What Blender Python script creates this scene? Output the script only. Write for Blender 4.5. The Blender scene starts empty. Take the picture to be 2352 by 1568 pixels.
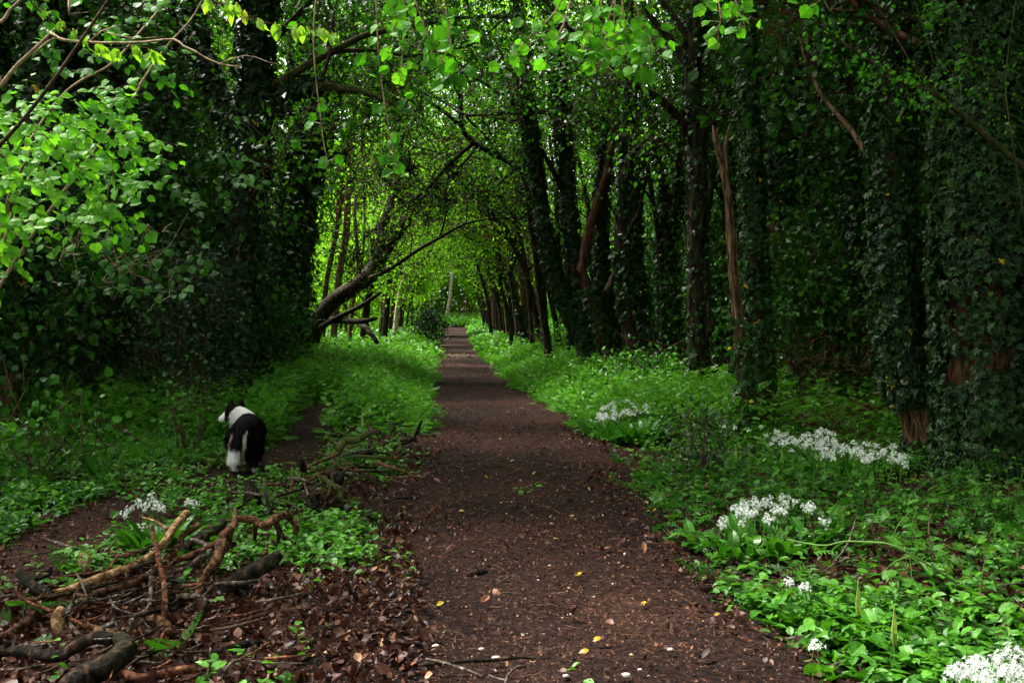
import bpy, math, random
import numpy as np
from mathutils import Vector

# ------------------------------------------------------------------ camera, sky, sun, exposure
SC = bpy.context.scene
C = SC.collection
F, CX, HY, CH = 2287.0, 1176.0, 720.0, 1.52      # focal length, centre and horizon in photo pixels (2352 wide), eye height
cam = bpy.data.cameras.new("camera"); camo = bpy.data.objects.new("camera", cam); C.objects.link(camo)
camo.location = (0, 0, CH); camo.rotation_euler = (math.radians(90), 0, 0)
cam.sensor_width = 36; cam.lens = 36 * F / 2352; cam.shift_y = -64 / 2352
cam.clip_start = .05; cam.clip_end = 1000
SC.camera = camo

SUN_EL, SUN_AZ = math.radians(55), math.radians(-64)   # azimuth measured from +Y (ahead) towards +X; negative = left
w = bpy.data.worlds.new("World"); SC.world = w; w.use_nodes = True
nt = w.node_tree; bg = nt.nodes["Background"]
sky = nt.nodes.new("ShaderNodeTexSky"); sky.sky_type = 'NISHITA'; sky.sun_disc = False
sky.sun_elevation = SUN_EL; sky.sun_rotation = SUN_AZ; sky.dust_density = 3; sky.air_density = 1.0; sky.ozone_density = 1.0
hs = nt.nodes.new("ShaderNodeHueSaturation"); hs.inputs['Saturation'].default_value = .06
nt.links.new(sky.outputs[0], hs.inputs['Color']); nt.links.new(hs.outputs[0], bg.inputs[0]); bg.inputs[1].default_value = .15
sl = bpy.data.lights.new("sun", 'SUN'); sl.energy = 3.0; sl.angle = math.radians(14); sl.color = (1, .95, .86)
so = bpy.data.objects.new("sun", sl); C.objects.link(so)
sd = Vector((math.sin(SUN_AZ) * math.cos(SUN_EL), math.cos(SUN_AZ) * math.cos(SUN_EL), math.sin(SUN_EL)))
so.rotation_euler = sd.to_track_quat('Z', 'Y').to_euler(); so.location = (-6, -3, 20)
vs = SC.view_settings; vs.view_transform = 'Standard'; vs.look = 'None'; vs.gamma = 1; vs.exposure = 2.5
cy = SC.cycles
cy.max_bounces = 6; cy.diffuse_bounces = 3; cy.glossy_bounces = 2; cy.transmission_bounces = 4; cy.transparent_max_bounces = 4
cy.use_denoising = True; cy.caustics_reflective = False; cy.caustics_refractive = False
cy.sample_clamp_indirect = 6

rng = np.random.default_rng(11)
R = rng.random
def N_(*s): return rng.normal(size=s)

def P(px, py, Y): return np.array([(px - CX) / F * Y, Y, CH - (py - HY) / F * Y])
def G(px, py, h=0.0):
    Y = (CH - h) * F / (py - HY); return np.array([(px - CX) / F * Y, Y, h])
def toPx(p): return np.stack([CX + F * p[..., 0] / p[..., 1], HY + F * (CH - p[..., 2]) / p[..., 1]], -1)

# ------------------------------------------------------------------ maths helpers
def nrm(v): return v / np.maximum(np.linalg.norm(v, axis=-1, keepdims=True), 1e-9)
def catmull(pts, m):
    p = np.asarray(pts, float)
    if len(p) == 2: return p[0] + (p[1] - p[0]) * np.linspace(0, 1, m)[:, None]
    p = np.vstack([2 * p[0] - p[1], p, 2 * p[-1] - p[-2]])
    n = len(p) - 3; u = np.linspace(0, n, m); i = np.minimum(u.astype(int), n - 1); t = (u - i)[:, None]
    a, b, c, d = p[i], p[i + 1], p[i + 2], p[i + 3]
    return .5 * (2 * b + (c - a) * t + (2 * a - 5 * b + 4 * c - d) * t * t + (3 * b - a - 3 * c + d) * t ** 3)
_W = [(np.random.default_rng(k).normal(size=3), np.random.default_rng(k + 50).random() * 6.28) for k in range(14)]
def lump(p, s=1.0):
    p = np.asarray(p) * s; o = 0
    for k, (d, f) in enumerate(_W): o = o + np.sin(p @ (d * (1 + .35 * k)) + f) / (1 + .25 * k)
    return o / 4.0
def inpoly(q, poly):
    poly = np.asarray(poly, float); x, y = q[..., 0], q[..., 1]; r = np.zeros(x.shape, bool); j = len(poly) - 1
    for i in range(len(poly)):
        xi, yi = poly[i]; xj, yj = poly[j]
        r ^= ((yi > y) != (yj > y)) & (x < (xj - xi) * (y - yi) / ((yj - yi) or 1e-9) + xi); j = i
    return r
def smooth(a, b, x):
    t = np.clip((x - a) / (b - a), 0, 1); return t * t * (3 - 2 * t)

# path centre line and half width as functions of the distance
_EDGE = [(1900, 560, 2150), (1568, 730, 1940), (1450, 760, 1800), (1350, 790, 1690), (1290, 830, 1600), (1230, 860, 1530), (1150, 900, 1480),
         (1060, 950, 1440), (980, 985, 1340), (900, 985, 1200), (850, 1000, 1140), (815, 1010, 1097), (790, 1008, 1088),
         (770, 1010, 1078), (757, 1012, 1070), (752, 1014, 1068)]
_EY = np.array([CH * F / (e[0] - HY) for e in _EDGE])
_EL = np.array([(e[1] - CX) / (e[0] - HY) * CH for e in _EDGE]); _ER = np.array([(e[2] - CX) / (e[0] - HY) * CH for e in _EDGE])
_EY[0] = -8; _EL[0] = -1.2; _ER[0] = 1.6
def pathL(Y): return np.interp(Y, _EY, _EL) + .08 * np.sin(Y * 2.1) + .05 * np.sin(Y * 5.3)
def pathR(Y): return np.interp(Y, _EY, _ER) + .08 * np.sin(Y * 1.7 + 2) + .05 * np.sin(Y * 4.7)
def xc(Y): return .5 * (np.interp(Y, _EY, _EL) + np.interp(Y, _EY, _ER))
_SP = np.array([G(a, b)[:2] for a, b in [(-420, 1400), (-150, 1350), (0, 1290), (120, 1255), (230, 1205), (330, 1160), (450, 1118), (560, 1085), (640, 1045), (705, 985), (745, 945), (800, 925)]])
_SP = catmull(_SP, 60); _SPW = np.interp(np.linspace(0, 1, 60), [0, .3, .6, 1], [.42, .4, .33, .22])
def sidepath(x, y):          # signed distance-like: <0 inside the trodden side path
    d = np.full(np.shape(x), 9.0)
    for k in range(60): d = np.minimum(d, np.hypot(x - _SP[k, 0], y - _SP[k, 1]) - _SPW[k])
    return d
LITTER = [(-900, 1330), (100, 1300), (230, 1335), (330, 1330), (450, 1340), (640, 1310), (800, 1290), (860, 1230), (930, 1150), (1000, 1500), (1000, 3000), (-900, 3000)]
def gz(x, y):
    x = np.asarray(x, float); y = np.asarray(y, float)
    z = .035 * (np.sin(x * 1.3 + y * .7) + np.sin(x * .6 - y * 1.1 + 2) + .5 * np.sin(x * 2.9 + 1) * np.sin(y * 2.3)) - .05
    dx = np.abs(x - xc(y)); z = z + .25 * smooth(2.2, 6, dx) * smooth(12, 22, y) + smooth(82, 112, y) * 1.1
    return z

# ------------------------------------------------------------------ mesh builders
class Bag:
    def __init__(s): s.v, s.f3, s.f4, s.t, s.n = [], [], [], [], 0
    def add(s, v, f3=None, f4=None, t=.5):
        v = np.asarray(v, float).reshape(-1, 3)
        if f3 is not None and len(f3): s.f3.append(np.asarray(f3, np.int64).reshape(-1, 3) + s.n)
        if f4 is not None and len(f4): s.f4.append(np.asarray(f4, np.int64).reshape(-1, 4) + s.n)
        s.v.append(v); s.t.append(np.broadcast_to(np.asarray(t, float), (len(v),)).copy()); s.n += len(v)
    def mesh(s, name, mat, off=(0, 0, 0), smoothf=False):
        me = bpy.data.meshes.new(name)
        v = np.vstack(s.v) - np.asarray(off); t = np.concatenate(s.t)
        f3 = np.vstack(s.f3) if s.f3 else np.zeros((0, 3), np.int64); f4 = np.vstack(s.f4) if s.f4 else np.zeros((0, 4), np.int64)
        me.vertices.add(len(v)); me.vertices.foreach_set("co", v.astype(np.float32).ravel())
        lv = np.concatenate([f3.ravel(), f4.ravel()]).astype(np.int32)
        ls = np.concatenate([np.arange(len(f3)) * 3, len(f3) * 3 + np.arange(len(f4)) * 4]).astype(np.int32)
        me.loops.add(len(lv)); me.loops.foreach_set("vertex_index", lv)
        me.polygons.add(len(ls)); me.polygons.foreach_set("loop_start", ls)
        me.polygons.foreach_set("use_smooth", np.full(len(ls), smoothf))
        a = me.attributes.new("tint", 'FLOAT', 'POINT'); a.data.foreach_set("value", t.astype(np.float32))
        me.update(calc_edges=True)
        if mat: me.materials.append(mat)
        return me
    def obj(s, name, mat, parent=None, smoothf=False, off=None):
        if off is None: off = tuple(parent.matrix_basis.translation) if parent and not parent.parent else (tuple(parent['_o']) if parent else tuple(s.v[0][0]))
        o = bpy.data.objects.new(name, s.mesh(name, mat, off, smoothf)); C.objects.link(o)
        if parent: o.parent = parent
        else: o.location = off
        return o
def tag(o, label=None, cat=None, group=None, kind=None):
    if label: o['label'] = label
    if cat: o['category'] = cat
    if group: o['group'] = group
    if kind: o['kind'] = kind
    return o
def thing(name, label, cat, loc, group=None):
    o = bpy.data.objects.new(name, None); C.objects.link(o); o.location = tuple(loc); o.empty_display_size = .2
    return tag(o, label, cat, group)

def tube(bag, pts, rad, seg=8, step=.12, rough=.06, t=None, m=None, taper_end=False):
    pts = np.asarray(pts, float); L = np.linalg.norm(np.diff(pts, axis=0), axis=1).sum()
    m = m or int(np.clip(L / step, 3, 160)); c = catmull(pts, m)
    rr = np.interp(np.linspace(0, 1, m), np.linspace(0, 1, len(np.atleast_1d(rad))), np.atleast_1d(rad))
    T = nrm(np.gradient(c, axis=0)); u = np.cross(T[0], [0.13, 1, .21]); u = nrm(u); U = np.zeros_like(c)
    for i in range(m):
        u = u - T[i] * (u @ T[i]); u = u / max(np.linalg.norm(u), 1e-9); U[i] = u
    V = np.cross(T, U); a = np.linspace(0, 2 * math.pi, seg, endpoint=False)
    ring = np.cos(a)[None, :, None] * U[:, None] + np.sin(a)[None, :, None] * V[:, None]
    r = rr[:, None] * np.ones((1, seg))
    if rough:
        ph = R() * 50
        q = np.stack([np.broadcast_to(np.cos(a) * 2 + ph, (m, seg)), np.broadcast_to(np.sin(a) * 2, (m, seg)), np.broadcast_to((np.linspace(0, L, m) / max(rr.mean() * 4, .02))[:, None], (m, seg))], -1)
        r = r * (1 + rough * 1.6 * lump(q, .8))
    v = (c[:, None] + ring * r[..., None]).reshape(-1, 3)
    i = np.arange(m - 1)[:, None] * seg; j = np.arange(seg)[None]; k = (j + 1) % seg
    f4 = np.stack([i + j, i + k, i + seg + k, i + seg + j], -1).reshape(-1, 4)
    v = np.vstack([v, c[0], c[-1]]); n = m * seg; jj = np.arange(seg); kk = (jj + 1) % seg
    f3 = np.vstack([np.stack([kk, jj, np.full(seg, n)], -1), np.stack([(m - 1) * seg + jj, (m - 1) * seg + kk, np.full(seg, n + 1)], -1)])
    bag.add(v, f3, f4, R() if t is None else t)
    return c, rr, T, U, V
def sticks(bag, a, b, ra, rb, bend=.12, t=None):            # many thin three-sided bent twigs at once
    a, b = np.asarray(a), np.asarray(b); n = len(a); d = b - a; L = np.linalg.norm(d, axis=1, keepdims=True)
    T = nrm(d); u = nrm(np.cross(T, nrm(N_(n, 3)))); v = np.cross(T, u); mid = (a + b) / 2 + nrm(N_(n, 3)) * L * bend
    ra = np.broadcast_to(ra, (n,))[:, None]; rb = np.broadcast_to(rb, (n,))[:, None]
    out = []
    for c, r in ((a, ra), (mid, (ra + rb) / 2), (b, rb)):
        for k in range(3):
            an = k * 2.094; out.append(c + (u * math.cos(an) + v * math.sin(an)) * r)
    V = np.stack(out, 1); f = []
    for l in range(2):
        for k in range(3): f.append([l * 3 + k, l * 3 + (k + 1) % 3, l * 3 + 3 + (k + 1) % 3, l * 3 + 3 + k])
    f = (np.arange(n) * 9)[:, None, None] + np.array(f)[None]
    tt = np.repeat(R(n) if t is None else np.broadcast_to(t, (n,)), 9)
    bag.add(V.reshape(-1, 3), None, f.reshape(-1, 4), tt)

# leaf templates: (verts with x across, y along, z up; triangles)
def mirror(half, spine, tris_half):  # helper for symmetric leaves
    ns, nh = len(spine), len(half)
    v = np.array(spine + half + [(-x, y, z) for x, y, z in half], float)
    t = [tuple(q) for q in tris_half]; m = [tuple((i if i < ns else i + nh) for i in reversed(q)) for q in tris_half]
    return v, np.array(t + m)
RHOMB = mirror([(.34, .45, .07)], [(0, 0, 0), (0, 1, -.1)], [(0, 2, 1)])
OVAL = mirror([(.24, .16, .05), (.36, .48, .07), (.22, .78, .02)], [(0, 0, 0), (0, .5, 0), (0, 1, -.14)],
              [(0, 3, 1), (3, 4, 1), (4, 5, 1), (5, 2, 1)])
HAZEL = mirror([(.26, .02, .02), (.42, .22, .06), (.40, .30, .05), (.50, .50, .05), (.43, .60, .03), (.40, .76, -.01), (.26, .80, -.03), (.17, .93, -.06)],
               [(0, .05, 0), (0, .45, .0), (0, .75, -.05), (0, 1.1, -.16)],
               [(0, 4, 5), (0, 5, 1), (5, 6, 1), (6, 7, 1), (7, 8, 2), (7, 2, 1), (8, 9, 2), (9, 10, 2), (10, 11, 3), (10, 3, 2)])
IVY = mirror([(.22, -.12, .0), (.5, .02, -.06), (.33, .22, .03), (.46, .5, -.05), (.2, .55, .02)], [(0, 0, 0), (0, .35, .0), (0, 1, -.12)],
             [(0, 3, 1), (3, 4, 1), (4, 5, 1), (5, 6, 1), (6, 7, 1), (7, 2, 1)])
LOBED = mirror([(.12, .2, 0), (.42, .38, .04), (.2, .48, 0), (.46, .78, .03), (.16, .78, 0)], [(0, 0, 0), (0, .5, 0), (0, 1.05, -.06)],
               [(0, 3, 1), (3, 4, 1), (4, 5, 1), (5, 6, 1), (6, 7, 1), (7, 2, 1)])
def strap(n=7, wd=.16, arc=1.3):
    v, f = [], []
    for i in range(n + 1):
        s = i / n; wv = wd * math.sin(math.pi * min(1, .08 + s * .92)) ** .8 if i < n else .004
        a = arc * s * s; y = math.sin(min(a, 1.5)) / max(arc, .1) if False else s * (1 - .22 * arc * s); z = .55 * s - .55 * arc * s * s
        v += [(-wv, y, z + .12 * wv), (0, y, z - .03), (wv, y, z + .12 * wv)]
        if i:
            b = 3 * i
            for k in (0, 1): f += [(b - 3 + k, b - 2 + k, b + 1 + k), (b - 3 + k, b + 1 + k, b + k)]
    return np.array(v), np.array(f)
STRAP = strap(); STRAP_UP = strap(arc=.6)
def frond(n=6):
    v, f = [(-.008, 0, 0), (.008, 0, 0), (0, 1, -.12)], [(0, 1, 2)]
    for i in range(n):
        s = .22 + .72 * i / (n - 1); ln = .42 * (1 - .72 * (s - .2)); z = -.12 * s * s
        for sg in (-1, 1):
            b = len(v); dx, dy = sg * .85, .5
            v += [(0, s, z), (sg * ln * .5 + .0, s + ln * .12, z + .03), (sg * ln * .9, s + ln * .42, z - .05), (sg * ln * .36, s + ln * .42, z + .02)]
            f += [(b, b + 1, b + 2), (b, b + 2, b + 3)] if sg > 0 else [(b, b + 2, b + 1), (b, b + 3, b + 2)]
    return np.array(v), np.array(f)
FROND = frond()
DEAD = mirror([(.3, .25, .12), (.34, .6, .16)], [(0, 0, 0), (0, .5, -.02), (0, 1, .12)], [(0, 3, 1), (3, 4, 1), (4, 2, 1)])
BLADE = (np.array([(-.02, 0, 0), (.02, 0, 0), (-.017, .5, .05), (.017, .5, .05), (0, 1, -.1)]), np.array([(0, 1, 3), (0, 3, 2), (2, 3, 4)]))

def leaves(bag, tpl, pos, dr, nm, size, tint, wide=1.0, curl=.25):
    V, Fc = tpl; n = len(pos)
    if n == 0: return
    Y = nrm(dr); Z = nm - Y * (nm * Y).sum(1, keepdims=True); Z = nrm(Z + 1e-6 * N_(n, 3)); X = np.cross(Y, Z)
    size = np.broadcast_to(size, (n,))
    w_ = np.broadcast_to(wide, (n,)) * (1 + .12 * N_(n)); cu = curl * N_(n)
    tx = V[None, :, 0] * w_[:, None]; ty = np.broadcast_to(V[None, :, 1], (n, len(V))); tz = V[None, :, 2] + cu[:, None] * (V[None, :, 0] ** 2 * 2 + V[None, :, 1] ** 2 * .6 - .2)
    out = pos[:, None] + size[:, None, None] * (tx[..., None] * X[:, None] + ty[..., None] * Y[:, None] + tz[..., None] * Z[:, None])
    f = (np.arange(n) * len(V))[:, None, None] + Fc[None]
    bag.add(out.reshape(-1, 3), f.reshape(-1, 3), None, np.repeat(np.broadcast_to(tint, (n,)), len(V)))
def clumpleaves(bag, tpl, cen, per, spread, size, tint0=.5, up=.55, keep=None, flat=.7, tv=.22):
    cen = np.asarray(cen); n = len(cen) * per
    c = np.repeat(cen, per, 0); sp = np.repeat(np.broadcast_to(spread, (len(cen),)), per)
    o = N_(n, 3) * np.array([1, 1, flat]) * sp[:, None]; p = c + o
    tc = np.repeat(tint0 + .15 * N_(len(cen)), per)
    if keep is not None:
        k = keep(p); p, o, tc = p[k], o[k], tc[k]; n = len(p)
    nm = N_(n, 3) * .55 + np.array([0, 0, up]) + nrm(o) * .35; dr = N_(n, 3) * .7 + nrm(o) * .6 + np.array([0, 0, -.35])
    leaves(bag, tpl, p, dr, nm, size * (1 + .28 * np.clip(N_(n), -2, 2)), np.clip(tc + tv * N_(n), 0, .97))
    return p

# ------------------------------------------------------------------ materials
def newmat(name):
    m = bpy.data.materials.new(name); m.use_nodes = True; t = m.node_tree; b = t.nodes["Principled BSDF"]; return m, t, b
def ramp(t, stops, fac):
    r = t.nodes.new("ShaderNodeValToRGB"); e = r.color_ramp.elements
    while len(e) < len(stops): e.new(.5)
    for q, (p, c) in zip(e, stops): q.position = p; q.color = (*c, 1)
    t.links.new(fac, r.inputs[0]); return r
def leafmat(name, stops, trans=.35, rough=.42, spec=.45, tm=(1.25, 1.35, .5)):
    m, t, b = newmat(name); a = t.nodes.new("ShaderNodeAttribute"); a.attribute_name = "tint"
    r = ramp(t, stops, a.outputs['Fac'])
    ge = t.nodes.new("ShaderNodeNewGeometry"); no = t.nodes.new("ShaderNodeTexNoise"); no.inputs['Scale'].default_value = 45; no.inputs['Detail'].default_value = 2
    t.links.new(ge.outputs['Position'], no.inputs['Vector'])
    mr = t.nodes.new("ShaderNodeMapRange"); mr.inputs[1].default_value = .3; mr.inputs[2].default_value = .7; mr.inputs[3].default_value = .78; mr.inputs[4].default_value = 1.2
    t.links.new(no.outputs[0], mr.inputs[0])
    mu = t.nodes.new("ShaderNodeVectorMath"); mu.operation = 'SCALE'; t.links.new(r.outputs[0], mu.inputs[0]); t.links.new(mr.outputs[0], mu.inputs['Scale'])
    t.links.new(mu.outputs[0], b.inputs['Base Color']); b.inputs['Roughness'].default_value = rough; b.inputs['Specular IOR Level'].default_value = spec
    tr = t.nodes.new("ShaderNodeBsdfTranslucent"); mc = t.nodes.new("ShaderNodeVectorMath"); mc.operation = 'MULTIPLY'; mc.inputs[1].default_value = tm
    t.links.new(mu.outputs[0], mc.inputs[0]); t.links.new(mc.outputs[0], tr.inputs[0])
    mx = t.nodes.new("ShaderNodeMixShader"); mx.inputs[0].default_value = trans
    t.links.new(b.outputs[0], mx.inputs[1]); t.links.new(tr.outputs[0], mx.inputs[2])
    t.links.new(mx.outputs[0], t.nodes["Material Output"].inputs[0]); return m
def barkmat(name, c1, c2, moss=.0, scale=14, stretch=.22, bump=.6, rough=.85, c3=None):
    m, t, b = newmat(name); tc = t.nodes.new("ShaderNodeTexCoord"); mp = t.nodes.new("ShaderNodeMapping"); mp.inputs['Scale'].default_value = (1, 1, stretch)
    t.links.new(tc.outputs['Object'], mp.inputs[0])
    n1 = t.nodes.new("ShaderNodeTexNoise"); n1.inputs['Scale'].default_value = scale; n1.inputs['Detail'].default_value = 6; n1.inputs['Roughness'].default_value = .65
    t.links.new(mp.outputs[0], n1.inputs['Vector'])
    st = [(.40, c1), (.54, c2)] + ([(.64, c3)] if c3 else [])
    r = ramp(t, st, n1.outputs[0]); n2 = t.nodes.new("ShaderNodeTexNoise"); n2.inputs['Scale'].default_value = 3.1; n2.inputs['Detail'].default_value = 4
    t.links.new(tc.outputs['Object'], n2.inputs['Vector'])
    r2 = ramp(t, [(.5 - .2 * moss, (0, 0, 0)), (.68 - .15 * moss, (moss, moss, moss))], n2.outputs[0])
    mx = t.nodes.new("ShaderNodeMix"); mx.data_type = 'RGBA'; mx.inputs[7].default_value = (.035, .055, .008, 1)
    t.links.new(r2.outputs[0], mx.inputs[0]); t.links.new(r.outputs[0], mx.inputs[6]); t.links.new(mx.outputs[2], b.inputs['Base Color'])
    b.inputs['Roughness'].default_value = rough; b.inputs['Specular IOR Level'].default_value = .08
    bp = t.nodes.new("ShaderNodeBump"); bp.inputs['Strength'].default_value = min(bump * 1.3, 1); bp.inputs['Distance'].default_value = .03
    t.links.new(n1.outputs[0], bp.inputs['Height']); t.links.new(bp.outputs[0], b.inputs['Normal']); return m
def tintmat(name, stops, rough=.7, spec=.12, trans=0):
    if trans: return leafmat(name, stops, trans, rough, spec, (1.1, 1, .8))
    m, t, b = newmat(name); a = t.nodes.new("ShaderNodeAttribute"); a.attribute_name = "tint"; r = ramp(t, stops, a.outputs['Fac'])
    t.links.new(r.outputs[0], b.inputs['Base Color']); b.inputs['Roughness'].default_value = rough; b.inputs['Specular IOR Level'].default_value = spec; return m

M = {}
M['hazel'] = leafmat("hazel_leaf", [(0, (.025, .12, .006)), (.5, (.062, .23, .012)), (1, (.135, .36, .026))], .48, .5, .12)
M['young'] = leafmat("young_leaf", [(0, (.16, .34, .02)), (.8, (.24, .42, .03)), (1, (.3, .3, .06))], .45)
M['ivy'] = leafmat("ivy_leaf", [(0, (.006, .020, .004)), (.5, (.013, .043, .006)), (.85, (.032, .095, .010)), (.97, (.065, .16, .014)), (.985, (.5, .32, .02)), (1, (.5, .32, .02))], .16, .44, .2)
M['arch'] = leafmat("canopy_leaf", [(0, (.02, .085, .004)), (.5, (.048, .17, .006)), (1, (.12, .30, .012))], .5, .5, .15)
M['springlit'] = leafmat("lit_spring_leaf", [(0, (.045, .14, .006)), (.5, (.11, .28, .01)), (1, (.2, .4, .02))], .54, .5, .12)  # young lime green, raised further to paint in the light of the far wood
M['dark'] = leafmat("painted_shade_leaf", [(0, (.010, .042, .005)), (.5, (.02, .085, .007)), (1, (.045, .15, .012))], .3, .45, .2)  # darker leaf copy with the gloom of the wood put into its colour
M['holly'] = leafmat("holly_leaf", [(0, (.006, .021, .006)), (.6, (.013, .042, .011)), (1, (.03, .085, .02))], .08, .4, .25)
M['herb'] = leafmat("herb_leaf", [(0, (.010, .050, .005)), (.5, (.03, .12, .009)), (1, (.085, .25, .02))], .36, .45, .22)
M['garlic'] = leafmat("garlic_leaf", [(0, (.014, .075, .006)), (.6, (.034, .14, .009)), (1, (.075, .23, .02))], .3, .35, .3)
M['petal'] = leafmat("white_petal", [(0, (.6, .64, .59)), (1, (.78, .81, .76))], .25, .6, .15, (1, 1, 1))
M['spathe'] = leafmat("spathe", [(0, (.22, .34, .07)), (1, (.3, .4, .1))], .4)
M['dead'] = leafmat("dead_leaf", [(0, (.014, .006, .004)), (.45, (.045, .015, .009)), (.8, (.095, .033, .017)), (.94, (.2, .085, .045)), (1, (.32, .18, .11))], .12, .5, .22, (1.1, .9, .7))
M['yellow'] = leafmat("yellow_leaf", [(0, (.20, .13, .015)), (.5, (.40, .25, .012)), (1, (.35, .36, .04))], .25)
M['chips'] = tintmat("path_debris", [(0, (.014, .008, .006)), (.5, (.045, .021, .013)), (.8, (.11, .045, .022)), (.93, (.19, .085, .04)), (.985, (.27, .16, .10)), (1, (.38, .31, .25))])
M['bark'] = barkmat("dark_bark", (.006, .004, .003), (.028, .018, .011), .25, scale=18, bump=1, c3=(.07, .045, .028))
M['barkmoss'] = barkmat("mossy_bark", (.008, .006, .004), (.045, .030, .017), .6, scale=20, bump=1, c3=(.11, .07, .04))
M['barktan'] = barkmat("tan_bark", (.022, .012, .007), (.12, .066, .034), .2, scale=20, bump=1, c3=(.2, .12, .07))
M['barkred'] = barkmat("red_bark", (.012, .006, .004), (.075, .03, .016), .2, scale=20, bump=1, c3=(.14, .065, .035))
M['barkpale'] = barkmat("pale_bark", (.12, .09, .06), (.42, .35, .27), .05, scale=9, stretch=2)
M['birchlog'] = barkmat("ringed_bark", (.06, .03, .013), (.24, .13, .06), .0, scale=26, stretch=1, bump=.7, c3=(.42, .31, .2))
M['twigpale'] = barkmat("hazel_bark", (.13, .085, .05), (.33, .24, .15), .15, scale=22, stretch=1, bump=.3)
M['greywood'] = barkmat("grey_wood", (.018, .013, .010), (.10, .075, .06), .1, scale=34, stretch=.8, c3=(.24, .2, .17))
M['brownwood'] = barkmat("brown_wood", (.012, .006, .004), (.085, .038, .019), .08, scale=30, stretch=.7, bump=1, c3=(.17, .09, .05))
M['redwood'] = barkmat("reddish_wood", (.02, .007, .005), (.11, .04, .022), .0, scale=30, stretch=.7, bump=1, c3=(.24, .11, .06))
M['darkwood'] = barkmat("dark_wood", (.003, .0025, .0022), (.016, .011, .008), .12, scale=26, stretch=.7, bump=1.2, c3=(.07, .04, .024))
M['twig'] = barkmat("twig_bark", (.02, .012, .008), (.07, .045, .028), .1, scale=20, stretch=1)
M['stem'] = tintmat("green_stem", [(0, (.05, .12, .02)), (1, (.12, .2, .05))])
M['stone'] = barkmat("chalk_stone", (.10, .07, .05), (.42, .35, .28), 0, scale=12, stretch=1)

def soilmat(name, c1, c2, c3, scale):
    m, t, b = newmat(name); tc = t.nodes.new("ShaderNodeTexCoord")
    n1 = t.nodes.new("ShaderNodeTexNoise"); n1.inputs['Scale'].default_value = scale; n1.inputs['Detail'].default_value = 9; n1.inputs['Roughness'].default_value = .72
    n2 = t.nodes.new("ShaderNodeTexNoise"); n2.inputs['Scale'].default_value = .55; n2.inputs['Detail'].default_value = 5
    t.links.new(tc.outputs['Object'], n1.inputs['Vector']); t.links.new(tc.outputs['Object'], n2.inputs['Vector'])
    r = ramp(t, [(.38, c1), (.51, c2), (.64, c3)], n1.outputs[0])
    r2 = ramp(t, [(.38, (.5, .48, .48)), (.52, (1, .95, .93)), (.66, (1.75, 1.6, 1.55))], n2.outputs[0])
    mu = t.nodes.new("ShaderNodeVectorMath"); mu.operation = 'MULTIPLY'; t.links.new(r.outputs[0], mu.inputs[0]); t.links.new(r2.outputs[0], mu.inputs[1])
    t.links.new(mu.outputs[0], b.inputs['Base Color']); b.inputs['Roughness'].default_value = .9; b.inputs['Specular IOR Level'].default_value = .08
    bp = t.nodes.new("ShaderNodeBump"); bp.inputs['Strength'].default_value = .8; bp.inputs['Distance'].default_value = .03
    t.links.new(n1.outputs[0], bp.inputs['Height']); t.links.new(bp.outputs[0], b.inputs['Normal']); return m
M['soil'] = soilmat("woodland_soil", (.007, .0034, .0022), (.024, .0105, .0065), (.06, .027, .016), 24)
M['pathsoil'] = soilmat("path_soil", (.0042, .002, .0015), (.0165, .0076, .0055), (.050, .0245, .018), 34)

# ------------------------------------------------------------------ ground and paths
def sheet(name, X, Y, Z, mat):
    b = Bag(); ny, nx = X.shape; i = np.arange(ny - 1)[:, None] * nx + np.arange(nx - 1)[None]
    b.add(np.stack([X, Y, Z], -1).reshape(-1, 3), None, np.stack([i, i + 1, i + nx + 1, i + nx], -1).reshape(-1, 4))
    return tag(b.obj(name, mat, None, True, off=(0, 0, 0)), kind='structure')
ys = np.concatenate([np.linspace(-40, 2, 30), np.linspace(2.2, 30, 180), np.linspace(30.5, 130, 150), np.linspace(140, 600, 12)])
xs = np.concatenate([np.linspace(-500, -40, 8), np.linspace(-38, -9, 40), np.linspace(-8.8, 9, 140), np.linspace(9.5, 40, 40), np.linspace(60, 500, 8)])
X, Y = np.meshgrid(xs, ys); Z = gz(X, Y) + .018 * lump(np.stack([X, Y, 0 * X], -1), 5) * (Y < 40)
inp = (X > pathL(Y) - .12) & (X < pathR(Y) + .12) & (Y < 96)
Z = np.where(inp, np.minimum(Z, -.035), Z)
sheet("forest_floor", X, Y, Z, M['soil'])
yv = np.concatenate([np.linspace(-6, 3.5, 12), np.linspace(3.6, 16, 260), np.linspace(16.1, 96, 240)]); u = np.linspace(0, 1, 90)
Yp = np.repeat(yv[:, None], 90, 1); Xp = pathL(Yp) - .1 + (pathR(Yp) - pathL(Yp) + .2) * u[None]
q = np.stack([Xp, Yp, 0 * Xp], -1)
Zp = .004 + .012 * lump(q, 3.0) + .008 * lump(q, 11) + .004 * lump(q, 31) - .05 * (np.abs(u - .5)[None] * 2) ** 10
Zp = Zp - .018 * (np.exp(-((u[None] - .32 - .05 * np.sin(Yp * .7)) / .09) ** 2) + np.exp(-((u[None] - .68 - .05 * np.sin(Yp * .6 + 1)) / .09) ** 2)) + .02 * np.clip(lump(q, 1.1), -1, .3)
Zp = Zp + smooth(82, 112, Yp) * 1.1 + .02 * np.exp(-((q[..., 0] - .05) ** 2 / .12 + (q[..., 1] - 5.6) ** 2 / .05)) * (1 + lump(q, 14))
sheet("path", Xp, Yp, Zp, M['pathsoil'])
def pz(x, y): return .004 + .012 * lump(np.stack([x, y, 0 * x], -1), 3.0)
def surf(x, y): 
    on = (x > pathL(y)) & (x < pathR(y)); return np.where(on, pz(x, y) + .004 + smooth(82, 112, y) * 1.1, gz(x, y) + .006)
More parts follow.
